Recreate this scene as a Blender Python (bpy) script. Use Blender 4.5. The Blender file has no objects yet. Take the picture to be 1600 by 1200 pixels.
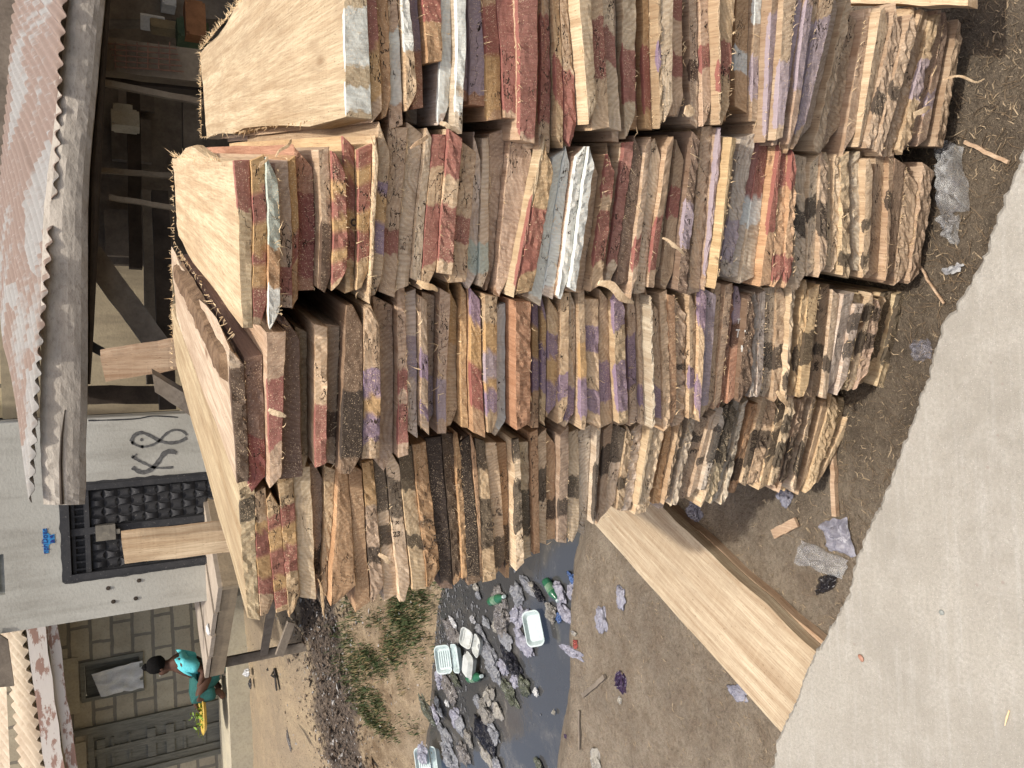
import bpy, bmesh, math, random
from mathutils import Vector, Matrix, noise
random.seed(7)
C = bpy.context.scene.collection
# ------------------------------------------------------------------ camera, world, sun, exposure
FPX = 1200.0
pitch = math.radians(28.1); roll = math.radians(2.5)
EYE = Vector((0, 0, 2.2))
FW = Vector((0, math.cos(pitch), -math.sin(pitch)))
U0 = Vector((0, math.sin(pitch), math.cos(pitch))); R0 = Vector((1, 0, 0))
RT = math.cos(roll)*R0 - math.sin(roll)*U0
UP = math.cos(roll)*U0 + math.sin(roll)*R0
cam_d = bpy.data.cameras.new('camera'); cam = bpy.data.objects.new('camera', cam_d); C.objects.link(cam)
cam_d.sensor_width = 36; cam_d.lens = 36*FPX/1600; cam_d.clip_start = 0.02; cam_d.clip_end = 300
mx, my, mz = -UP, RT, -FW            # the picture is on its side: image right = down, image up = right
cam.matrix_world = Matrix(((mx.x, my.x, mz.x, EYE.x), (mx.y, my.y, mz.y, EYE.y), (mx.z, my.z, mz.z, EYE.z), (0, 0, 0, 1)))
scene = bpy.context.scene; scene.camera = cam
W = bpy.data.worlds.new('World'); scene.world = W; W.use_nodes = True
SUNV = Vector((0.10, -0.30, 0.95)).normalized()
sky = W.node_tree.nodes.new('ShaderNodeTexSky'); sky.sky_type = 'NISHITA'; sky.sun_disc = False
sky.sun_elevation = math.asin(SUNV.z); sky.sun_rotation = math.atan2(SUNV.x, SUNV.y)
sky.dust_density = 6.0; sky.ozone_density = 0.3; sky.air_density = 1.0
bg = W.node_tree.nodes['Background']; bg.inputs[1].default_value = 0.15
W.node_tree.links.new(sky.outputs[0], bg.inputs[0])
sd = bpy.data.lights.new('sun', 'SUN'); sun = bpy.data.objects.new('sun', sd); C.objects.link(sun)
sd.energy = 2.65; sd.angle = math.radians(1.2); sd.color = (1.0, 0.95, 0.87)
sun.rotation_euler = (-SUNV).to_track_quat('-Z', 'Y').to_euler()
scene.view_settings.view_transform = 'Standard'; scene.view_settings.look = 'None'
scene.view_settings.gamma = 1; scene.view_settings.exposure = 0.46

# ------------------------------------------------------------------ measuring helpers
def ray(X, Y): return FW + RT*((600-Y)/FPX) - UP*((X-800)/FPX)
def onz(X, Y, z):
    d = ray(X, Y); return EYE + d*((z-EYE.z)/d.z)
def ony(X, Y, y):
    d = ray(X, Y); return EYE + d*(y/d.y)
def proj(P):
    v = P-EYE; z = v.dot(FW); return 800-FPX*v.dot(UP)/z, 600-FPX*v.dot(RT)/z
def lerp(a, b, t): return a+(b-a)*t
def interp(tab, x):
    if x <= tab[0][0]: return tab[0][1]
    for (x0, y0), (x1, y1) in zip(tab, tab[1:]):
        if x <= x1: return lerp(y0, y1, (x-x0)/(x1-x0))
    return tab[-1][1]
def nz(x, y=0., z=0.): return noise.noise(Vector((x, y, z)))

# ------------------------------------------------------------------ object helpers
def mesh_obj(name, vs, fs, mats, parent=None, smooth=False, mi=None):
    me = bpy.data.meshes.new(name); me.from_pydata([tuple(v) for v in vs], [], fs)
    if not isinstance(mats, (list, tuple)): mats = [mats]
    for m in mats: me.materials.append(m)
    if mi: me.polygons.foreach_set('material_index', mi)
    if smooth: me.polygons.foreach_set('use_smooth', [True]*len(me.polygons))
    me.update()
    o = bpy.data.objects.new(name, me); C.objects.link(o)
    if parent: o.parent = parent
    return o
def fixn(o):
    bm = bmesh.new(); bm.from_mesh(o.data); bmesh.ops.recalc_face_normals(bm, faces=bm.faces); bm.to_mesh(o.data); bm.free(); return o
def tag(o, label=None, cat=None, group=None, kind=None):
    if label: o['label'] = label
    if cat: o['category'] = cat
    if group: o['group'] = group
    if kind: o['kind'] = kind
    return o
def empty(name, loc, label, cat, group=None):
    o = bpy.data.objects.new(name, None); C.objects.link(o); o.location = loc; o.empty_display_size = .1
    return tag(o, label, cat, group)
class MB:
    def __init__(s): s.v = []; s.f = []; s.m = []
    def add(s, vs, fs, mi=0):
        b = len(s.v); s.v += [Vector(v) for v in vs]; s.f += [tuple(b+i for i in f) for f in fs]; s.m += [mi]*len(fs)
    def hexa(s, p, mi=0):   # p: 8 corners, bottom 4 then top 4
        s.add(p, [(0, 3, 2, 1), (4, 5, 6, 7), (0, 1, 5, 4), (1, 2, 6, 5), (2, 3, 7, 6), (3, 0, 4, 7)], mi)
    def box(s, c, d, mi=0, rz=0.):
        M = Matrix.Translation(Vector(c)) @ Matrix.Rotation(rz, 4, 'Z')
        x, y, z = d[0]/2, d[1]/2, d[2]/2
        s.hexa([M @ Vector(q) for q in [(-x,-y,-z),(x,-y,-z),(x,y,-z),(-x,y,-z),(-x,-y,z),(x,-y,z),(x,y,z),(-x,y,z)]], mi)
    def bar(s, a, b, w, t, up=Vector((0, -1, 0)), n=6, rough=0., mi=0):   # board from a to b, width w (across), thickness t (along up)
        a, b = Vector(a), Vector(b); d = (b-a); L = d.length; d.normalize()
        side = d.cross(up).normalized(); u = side.cross(d).normalized()
        vs = []; fs = []
        sd = random.random()*50
        for i in range(n+1):
            c = a+d*L*i/n + side*rough*nz(sd+i*.6) + u*rough*.6*nz(sd+9+i*.6)
            k = 1+rough*4*nz(sd+20+i*.9)
            for sx, su in ((-1,-1),(1,-1),(1,1),(-1,1)): vs.append(c+side*sx*w/2*k+u*su*t/2*k)
        for i in range(n):
            for j in range(4):
                fs.append((i*4+j, i*4+(j+1)%4, i*4+4+(j+1)%4, i*4+4+j))
        fs += [(3,2,1,0), (n*4, n*4+1, n*4+2, n*4+3)]
        s.add(vs, fs, mi)
    def tube(s, pts, r, n=8, mi=0, cap=True):
        vs = []; fs = []; m = len(pts)
        pts = [Vector(p) for p in pts]
        if not isinstance(r, (list, tuple)): r = [r]*m
        for i, p in enumerate(pts):
            d = (pts[min(i+1, m-1)]-pts[max(i-1, 0)]).normalized()
            a = d.cross(Vector((0, 0, 1)) if abs(d.z) < .9 else Vector((1, 0, 0))).normalized(); b = d.cross(a)
            for k in range(n): vs.append(p+(a*math.cos(2*math.pi*k/n)+b*math.sin(2*math.pi*k/n))*r[i])
        for i in range(m-1):
            for k in range(n): fs.append((i*n+k, i*n+(k+1)%n, i*n+n+(k+1)%n, i*n+n+k))
        if cap: fs += [tuple(range(n-1, -1, -1)), tuple((m-1)*n+k for k in range(n))]
        s.add(vs, fs, mi)
    def obj(s, name, mats, parent=None, smooth=False, origin=None):
        vs = s.v
        o = mesh_obj(name, [v-Vector(origin) for v in vs] if origin is not None else vs, s.f, mats, parent, smooth, s.m)
        if origin is not None: o.location = origin
        return fixn(o)
def child(o, parent):     # parent keeping world placement (parents are never rotated or scaled)
    o.parent = parent; o.location = o.location - parent.location; return o

# ------------------------------------------------------------------ materials
class N:
    def __init__(s, name):
        s.m = bpy.data.materials.new(name); s.m.use_nodes = True; s.t = s.m.node_tree; s.b = s.t.nodes['Principled BSDF']
    def n(s, typ, ins=None, **kw):
        q = s.t.nodes.new(typ)
        for k, v in kw.items(): setattr(q, k, v)
        for k, v in (ins or {}).items(): s.set(q, k, v)
        return q
    def set(s, q, k, v):
        i = q.inputs[k]
        if isinstance(v, bpy.types.NodeSocket): s.t.links.new(v, i)
        elif isinstance(v, tuple) and len(v) == 3 and i.type == 'RGBA': i.default_value = (*v, 1)
        else: i.default_value = v
    def math(s, op, a, b=None, c=None, clamp=False):
        q = s.t.nodes.new('ShaderNodeMath'); q.operation = op; q.use_clamp = clamp
        s.set(q, 0, a)
        if b is not None: s.set(q, 1, b)
        if c is not None: s.set(q, 2, c)
        return q.outputs[0]
    def mix(s, f, a, b, mode='MIX'):
        q = s.t.nodes.new('ShaderNodeMix'); q.data_type = 'RGBA'; q.blend_type = mode
        s.set(q, 0, f)
        for i, v in ((6, a), (7, b)): s.set(q, i, v)
        return q.outputs[2]
    def ramp(s, f, stops, interp='LINEAR'):
        q = s.t.nodes.new('ShaderNodeValToRGB'); s.set(q, 0, f); q.color_ramp.interpolation = interp
        el = q.color_ramp.elements
        while len(el) < len(stops): el.new(.5)
        for e, (p, c) in zip(el, stops):
            e.position = p; e.color = (c, c, c, 1) if isinstance(c, (int, float)) else (*c, 1)
        return q.outputs[0]
    def coord(s, which='Object', scale=(1, 1, 1), loc=(0, 0, 0), rot=(0, 0, 0)):
        tc = s.t.nodes.new('ShaderNodeTexCoord')
        return s.n('ShaderNodeMapping', {'Vector': tc.outputs[which], 'Scale': scale, 'Location': loc, 'Rotation': rot}).outputs[0]
    def noise(s, v, scale, detail=4, rough=.55, dist=0.):
        return s.n('ShaderNodeTexNoise', {'Vector': v, 'Scale': scale, 'Detail': detail, 'Roughness': rough, 'Distortion': dist}).outputs[0]
    def bump(s, h, strength=.5, dist=.01, prev=None):
        q = s.n('ShaderNodeBump', {'Height': h, 'Strength': strength, 'Distance': dist})
        if prev is not None: s.set(q, 'Normal', prev)
        return q.outputs[0]
    def out(s, col, rough=.9, normal=None, spec=.25):
        s.set(s.b, 'Base Color', col); s.set(s.b, 'Roughness', rough); s.set(s.b, 'Specular IOR Level', spec)
        if normal is not None: s.set(s.b, 'Normal', normal)
        return s.m

def seeded(nt, scale=(1, 1, 1)):     # object coordinates shifted per object
    oi = nt.n('ShaderNodeObjectInfo'); tc = nt.n('ShaderNodeTexCoord')
    add = nt.n('ShaderNodeVectorMath', {0: tc.outputs['Object']}, operation='ADD')
    cx = nt.n('ShaderNodeCombineXYZ', {0: nt.math('MULTIPLY', oi.outputs['Random'], 37.), 1: nt.math('MULTIPLY', oi.outputs['Random'], 11.), 2: nt.math('MULTIPLY', oi.outputs['Random'], 23.)})
    nt.set(add, 1, cx.outputs[0])
    return oi, tc, add.outputs[0], nt.n('ShaderNodeMapping', {'Vector': add.outputs[0], 'Scale': scale}).outputs[0]

def wood_end():
    t = N('sawn_end_grain'); oi, tc, sv, _ = seeded(t)
    base = oi.outputs['Color']
    sep = t.n('ShaderNodeSeparateXYZ', {0: tc.outputs['Object']})
    rnd = oi.outputs['Random']
    rx = t.math('ADD', sep.outputs[0], t.math('MULTIPLY_ADD', rnd, .36, -.18))
    rz = t.math('ADD', sep.outputs[2], t.math('MULTIPLY_ADD', t.math('FRACT', t.math('MULTIPLY', rnd, 7.3)), .12, .03))
    n1 = t.noise(sv, 14, 3)
    dist = t.math('SQRT', t.math('ADD', t.math('MULTIPLY', rx, rx), t.math('MULTIPLY', rz, rz)))
    rings = t.math('SINE', t.math('ADD', t.math('MULTIPLY', dist, 620.), t.math('MULTIPLY', n1, 26.)))
    rings = t.math('MULTIPLY_ADD', rings, .5, .5)
    rayn = t.noise(t.n('ShaderNodeMapping', {'Vector': sv, 'Scale': (90, 1, 14), 'Rotation': (0, .5, 0)}).outputs[0], 1, 3)
    saw = t.noise(t.n('ShaderNodeMapping', {'Vector': sv, 'Scale': (260, 1, 16), 'Rotation': (0, -.75, 0)}).outputs[0], 1, 2)
    blot = t.noise(sv, 9, 5, .6); blot2 = t.noise(sv, 34, 4, .6)
    col = t.mix(t.math('MULTIPLY', rings, .42), base, t.mix(1., base, (.52, .40, .30), 'MULTIPLY'))
    col = t.mix(t.ramp(rayn, [(.35, 0), (.7, .35)]), col, t.mix(1., base, (1.35, 1.3, 1.2), 'MULTIPLY'))
    col = t.mix(t.ramp(blot, [(.45, 0.), (.75, .5)]), col, t.mix(1., base, (.42, .34, .30), 'MULTIPLY'))
    # paint marks
    at = t.n('ShaderNodeAttribute', attribute_name='paint')
    pn = t.math('ADD', t.math('MULTIPLY', t.noise(sv, 38, 5, .68), .95), t.math('MULTIPLY', saw, .35))
    pa = t.math('SUBTRACT', t.math('MULTIPLY', at.outputs['Alpha'], 1.42), pn)
    pm = t.ramp(pa, [(.0, 0), (.16, 1)])
    pcol = t.mix(t.math('MULTIPLY', rings, .25), at.outputs['Color'], t.mix(1., at.outputs['Color'], (.6, .55, .5), 'MULTIPLY'))
    col = t.mix(t.math('MULTIPLY', pm, .8), col, pcol)
    # grime, cracks, saw lines, sawdust
    col = t.mix(t.ramp(blot2, [(.5, 0), (.8, .42)]), col, t.mix(1., col, (.5, .42, .36), 'MULTIPLY'))
    col = t.mix(t.ramp(saw, [(.35, 0.), (.75, .36)]), col, t.mix(1., col, (.55, .5, .46), 'MULTIPLY'))
    ck = t.math('ABSOLUTE', t.math('SUBTRACT', t.noise(t.n('ShaderNodeMapping', {'Vector': sv, 'Scale': (9, 1, 26), 'Rotation': (0, .35, 0)}).outputs[0], 1, 4, .6), .5))
    ckm = t.math('MULTIPLY', t.math('LESS_THAN', ck, .006), t.ramp(t.noise(sv, 7, 1), [(.5, 0), (.56, 1)]))
    col = t.mix(ckm, col, (.025, .015, .01))
    dust = t.noise(sv, 420, 2, .6); dm = t.ramp(t.math('ADD', dust, t.math('MULTIPLY', t.noise(sv, 12, 2), .22)), [(.74, 0), (.78, 1)])
    col = t.mix(t.math('MULTIPLY', dm, .8), col, (.72, .55, .36))
    h = t.math('ADD', t.math('MULTIPLY', saw, .7), t.math('ADD', t.math('MULTIPLY', blot2, .8), t.math('MULTIPLY', dust, .25)))
    h = t.math('SUBTRACT', h, t.math('MULTIPLY', ckm, 1.2))
    return t.out(col, .85, t.bump(h, .75, .004))

def wood_side(name='sawn_long_grain', fuzz=1., dirt=.5, painted=False):
    t = N(name); oi, tc, sv, _ = seeded(t)
    base = oi.outputs['Color']
    g1 = t.noise(t.n('ShaderNodeMapping', {'Vector': sv, 'Scale': (34, 1.3, 34)}).outputs[0], 1, 6, .62, .4)
    g2 = t.noise(t.n('ShaderNodeMapping', {'Vector': sv, 'Scale': (240, 9, 240)}).outputs[0], 1, 3, .6)
    xb = t.noise(t.n('ShaderNodeMapping', {'Vector': sv, 'Scale': (2.5, 70, 2.5)}).outputs[0], 1, 3, .6)
    blot = t.noise(t.n('ShaderNodeMapping', {'Vector': sv, 'Scale': (9, 3, 9)}).outputs[0], 1, 5, .6)
    col = t.mix(t.ramp(g1, [(.38, 0), (.66, .8)]), t.mix(1., base, (1.12, 1.1, 1.06), 'MULTIPLY'), t.mix(1., base, (.62, .50, .40), 'MULTIPLY'))
    col = t.mix(t.ramp(g2, [(.4, 0), (.75, .7)]), col, t.mix(1., base, (.50, .40, .32), 'MULTIPLY'))
    col = t.mix(t.ramp(xb, [(.45, 0), (.8, .2)]), col, t.mix(1., base, (1.3, 1.28, 1.2), 'MULTIPLY'))
    col = t.mix(t.ramp(blot, [(.45, 0), (.8, dirt)]), col, t.mix(1., base, (.5, .42, .36), 'MULTIPLY'))
    vo = t.n('ShaderNodeTexVoronoi', {'Vector': t.n('ShaderNodeMapping', {'Vector': sv, 'Scale': (5, 1.6, 5)}).outputs[0], 'Scale': 1.})
    col = t.mix(t.ramp(vo.outputs['Distance'], [(.035, .85), (.09, 0)]), col, t.mix(1., base, (.34, .22, .14), 'MULTIPLY'))
    pit = t.noise(t.n('ShaderNodeMapping', {'Vector': sv, 'Scale': (330, 60, 330)}).outputs[0], 1, 2, .5)
    col = t.mix(t.ramp(pit, [(.66, 0), (.72, .7)]), col, t.mix(1., base, (.25, .17, .11), 'MULTIPLY'))
    if painted:
        at = t.n('ShaderNodeAttribute', attribute_name='paint')
        pa = t.math('SUBTRACT', t.math('MULTIPLY', at.outputs['Alpha'], 1.4), t.noise(sv, 60, 4, .65))
        col = t.mix(t.math('MULTIPLY', t.ramp(pa, [(0, 0), (.1, 1)]), .85), col, at.outputs['Color'])
    h = t.math('ADD', t.math('MULTIPLY', g2, .8), t.math('ADD', t.math('MULTIPLY', g1, .5), t.math('MULTIPLY', xb, .3)))
    return t.out(col, .9, t.bump(h, .8*fuzz, .004))

def simple(name, c1, c2, scale=8, rough=.85, bump=.3, bd=.01, stretch=(1, 1, 1), spec=.25, hi=None, spots=None):
    t = N(name); v = t.coord('Object', stretch)
    n1 = t.noise(v, scale, 6, .6); n2 = t.noise(v, scale*9, 3, .6)
    col = t.mix(t.ramp(n1, [(.35, 0), (.68, 1)]), c1, c2)
    col = t.mix(t.ramp(n2, [(.45, 0), (.8, .45)]), col, t.mix(1., col, (.5, .47, .44), 'MULTIPLY'))
    if hi: col = t.mix(t.ramp(t.noise(v, scale*2.3, 5, .7), [(.60, 0), (.66, .9)]), col, hi)
    if spots: col = t.mix(t.ramp(t.noise(v, scale*5, 4, .7), [(.64, 0), (.68, .9)]), col, spots)
    return t.out(col, rough, t.bump(t.math('ADD', n1, t.math('MULTIPLY', n2, .5)), bump, bd), spec)

M_END = wood_end(); M_SIDE = wood_side(painted=True); M_LOOSE = wood_side('loose_board_grain')
M_BARK = simple('bark', (.11, .065, .035), (.26, .17, .10), 22, .95, 1., .012)
M_FIB = simple('wood_fibres', (.62, .44, .24), (.78, .62, .40), 30, .9, .1)
M_OLD = wood_side('weathered_timber', .8, .7)
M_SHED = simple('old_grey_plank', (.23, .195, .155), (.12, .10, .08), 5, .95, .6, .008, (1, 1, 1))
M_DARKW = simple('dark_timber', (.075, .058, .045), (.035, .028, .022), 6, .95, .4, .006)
# ------------------------------------------------------------------ the timber stacks
E2 = ray(180, 235).normalized()                       # planks run this way, away from the camera
E1 = E2.cross(Vector((0, 0, 1))).normalized(); E3 = E1.cross(E2).normalized()
ROT = Matrix((E1, E2, E3)).transposed().to_4x4()      # columns = plank axes
def on_face(X, Y, s):                                 # where a sight line meets the stack's end plane at distance s
    d = ray(X, Y); n = Vector((E2.x, E2.y, 0)).normalized()
    P = EYE + d*((s-n.dot(EYE))/n.dot(d)); return P
TONE = {'c': (.63, .51, .355), 't': (.56, .425, .29), 'o': (.52, .345, .20), 'g': (.47, .36, .26), 'd': (.23, .165, .12), 'r': (.44, .25, .165), 'y': (.57, .43, .27), 'h': (.60, .52, .42)}
TNAME = {'c': 'cream', 't': 'tan', 'o': 'orange brown', 'g': 'greyish', 'd': 'dark stained', 'r': 'reddish', 'y': 'golden', 'h': 'pale grey'}
PAINT = {'m': (.26, .085, .075), 'o': (.46, .29, .13), 'p': (.225, .165, .245), 'w': (.62, .66, .62), 'v': (.42, .50, .44), 'k': (.03, .026, .023), 'l': (.34, .285, .32), 'd': (.06, .035, .025)}
PNAME = {'m': 'maroon', 'o': 'ochre', 'p': 'purple', 'w': 'white', 'v': 'pale green', 'k': 'black', 'l': 'lilac', 'd': 'dark brown'}
def parse(s):
    out = []; k = 0
    while k < len(s):
        c = s[k]; k += 1; n = ''
        while k < len(s) and s[k].isdigit(): n += s[k]; k += 1
        out.append((c, int(n)/100))
    return out
def band(bands, t):
    for c, e in bands:
        if t <= e: return c
    return '-'

def fibres(name, M, pts, out, n, ln, parent, rng, w=.0009):
    m = MB()
    for _ in range(n):
        i = rng.randrange(len(pts)-1); a = pts[i].lerp(pts[i+1], rng.random())
        d = (out + Vector((rng.gauss(0, .8), rng.gauss(0, .6), rng.gauss(0, .6)))).normalized()
        L = ln*rng.uniform(.3, 1.3); bend = Vector((rng.gauss(0, 1), rng.gauss(0, 1), rng.gauss(0, 1)))*L*.5
        ps = [a - d*.002 + d*L*t + bend*t*t for t in (0, .35, .7, 1)]
        ww = w*rng.uniform(.6, 1.5)
        m.tube(ps, [ww, ww*.9, ww*.6, ww*.15], 3, cap=False)
    if not m.v: return
    o = mesh_obj(name, m.v, m.f, M_FIB, parent); o['kind'] = 'stuff'
    return o

def build_plank(O, aR, aL, cTR, cTL, cBR, cBL, y0, L, tone, bands, rng, label, group, lip=True, rough=.0022, fib=0, wane=0., tips=(0, 0), live=0.):
    """one plank; a runs to the right, c up, both in the stack frame with origin O"""
    w = aR-aL; th = max(cTR-cBR, cTL-cBL)
    nu = max(8, min(34, int(w/.011))); nv = max(2, min(5, int(th/.010)))
    a0, c0 = (aL+aR)/2, (cTR+cTL+cBR+cBL)/4
    sk = [rng.uniform(-.016, .016) for _ in range(4)]; wane2 = rng.choice([0, 0, 0, 0, .6, .9]); s0_ = O.x*7
    s1 = rng.random()*100; s2 = s1+50
    def edge(t, v):      # t 0..1 from left to right, v 0..1 bottom to top
        a = lerp(aL+lerp(sk[0], sk[1], v), aR+lerp(sk[2], sk[3], v), t)
        cb, ct = lerp(cBL, cBR, t), lerp(cTL, cTR, t)
        # chipped corners
        ch = 1.0
        if wane and t < .12: cb = lerp(cb, ct, wane*(1-t/.12))
        if wane2 and t > .88: cb = lerp(cb, ct, wane2*(t-.88)/.12)
        def wp(c): return c+.0045*nz(a*4.5, c*5.+s0_)+.0018*nz(a*15, c*9, s0_)
        cb, ct = wp(cb), wp(ct)
        q = .0014*nz(s1+t*w*40, v*2)
        return Vector((a, 0, lerp(cb+.0005+q, ct-.0005+q, v)))
    V = []; F = []; PA = []; mi = []
    idx = {}
    slope = rng.uniform(-.02, .02); slope2 = rng.uniform(-.25, .25)
    def yoff(t, v): 
        return (t-.5)*slope*w*8*.2 + (v-.5)*slope2*th*.5 + rough*nz(s1+t*w*55, s2+v*th*60) + rough*.8*nz(s1+t*w*160, s2+v*th*150)
    for j in range(nv+1):
        for i in range(nu+1):
            t, v = i/nu, j/nv
            bt = min(t*w, (1-t)*w, v*th, (1-v)*th)
            p = edge(t, v)
            border = i in (0, nu) or j in (0, nv)
            if border:       # tiny rounded arris
                p2 = p.copy(); p2.x += (.0012 if i == 0 else -.0012 if i == nu else 0); p2.z += (.0012 if j == 0 else -.0012 if j == nv else 0)
                p = p2
            p.y = yoff(t, v) + (0. if not border else .0004)
            idx[i, j] = len(V); V.append(p)
            tt = 1-t + .03*nz(s1+v*4) + .02*nz(s1+v*11, t*3)
            c = band(bands, tt)
            sm = [band(bands, max(0, min(1, tt+o_)))  for o_ in (-.06, -.035, -.015, 0, .015, .035, .06)]
            hit = [q_ for q_ in sm if q_ != '-']
            PA.append((*PAINT[c if c != '-' else hit[len(hit)//2]], len(hit)/7) if hit else None)
    # unpainted verts borrow a neighbour's colour so band edges do not darken
    names = [band(bands, 1-k/40) for k in range(41)]
    first = next((c for c in names if c != '-'), 'm')
    for (i, j), k in idx.items():
        if PA[k] is None:
            best = None
            for r in range(1, nu+1):
                for ii in (i-r, i+r):
                    if 0 <= ii <= nu:
                        c = band(bands, 1-ii/nu)
                        if c != '-': best = c; break
                if best: break
            PA[k] = (*PAINT[best or first], 0.)
    for j in range(nv):
        for i in range(nu):
            F.append((idx[i, j], idx[i+1, j], idx[i+1, j+1], idx[i, j+1])); mi.append(0)
    loop = [(i, 0) for i in range(nu)] + [(nu, j) for j in range(nv)] + [(i, nv) for i in range(nu, 0, -1)] + [(0, j) for j in range(nv, 0, -1)]
    prev = [idx[q] for q in loop]
    ys = [.0018, .02] + [L*k/8 for k in range(1, 9)]
    for r, y in enumerate(ys):
        cur = []
        for (i, j) in loop:
            t, v = i/nu, j/nv; p = edge(t, v)
            if i == 0: p.x += .012*max(live, .25)*nz(s1+y*2.2, v)*min(1, y*8) + .05*live*nz(s2+y*1.1)*min(1, y*2)
            if i == nu: p.x += .012*max(live, .25)*nz(s2+y*2.2, v)*min(1, y*8) + .07*live*nz(s1+y*1.1)*min(1, y*2)
            p.y = y + (yoff(t, v) if r == 0 else 0)
            if j == nv and y > .1 and live: p.z += .002*nz(y*9, t*9)
            cur.append(len(V)); V.append(p)
            PA.append((*PA[idx[i, j]][:3], PA[idx[i, j]][3]*(1. if r == 0 else 0.)))
        n = len(loop)
        for k in range(n):
            F.append((prev[k], cur[k], cur[(k+1) % n], prev[(k+1) % n])); mi.append(1)
        prev = cur
    F.append(tuple(prev)); mi.append(1)
    o = mesh_obj('sawn_plank', V, F, [M_END, M_SIDE], None, False, mi)
    ca = o.data.color_attributes.new('paint', 'FLOAT_COLOR', 'POINT')
    ca.data.foreach_set('color', [x for q in PA for x in q])
    k = rng.uniform(.78, 1.04)*(.84 if live else 1); T = TONE[tone]
    o.color = (T[0]*k*rng.uniform(.97, 1.03), T[1]*k, T[2]*k*rng.uniform(.92, 1.08), 1)
    o.matrix_world = Matrix.Translation(O + E1*a0 + E2*y0 + E3*c0) @ ROT
    for v in o.data.vertices: v.co.x -= a0; v.co.z -= c0
    tag(o, label, 'plank', group)
    if fib:
        bot = [Vector((lerp(aL, aR, k/6)-a0, .0, lerp(cBL, cBR, k/6)-c0)) for k in range(7)]
        top = [Vector((lerp(aL, aR, k/6)-a0, .0, lerp(cTL, cTR, k/6)-c0)) for k in range(7)]
        fibres('sawn_fibres', None, rng.choice([bot, top]), Vector((0, -.5, .2)), fib, .012, o, rng)
    return o

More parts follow.
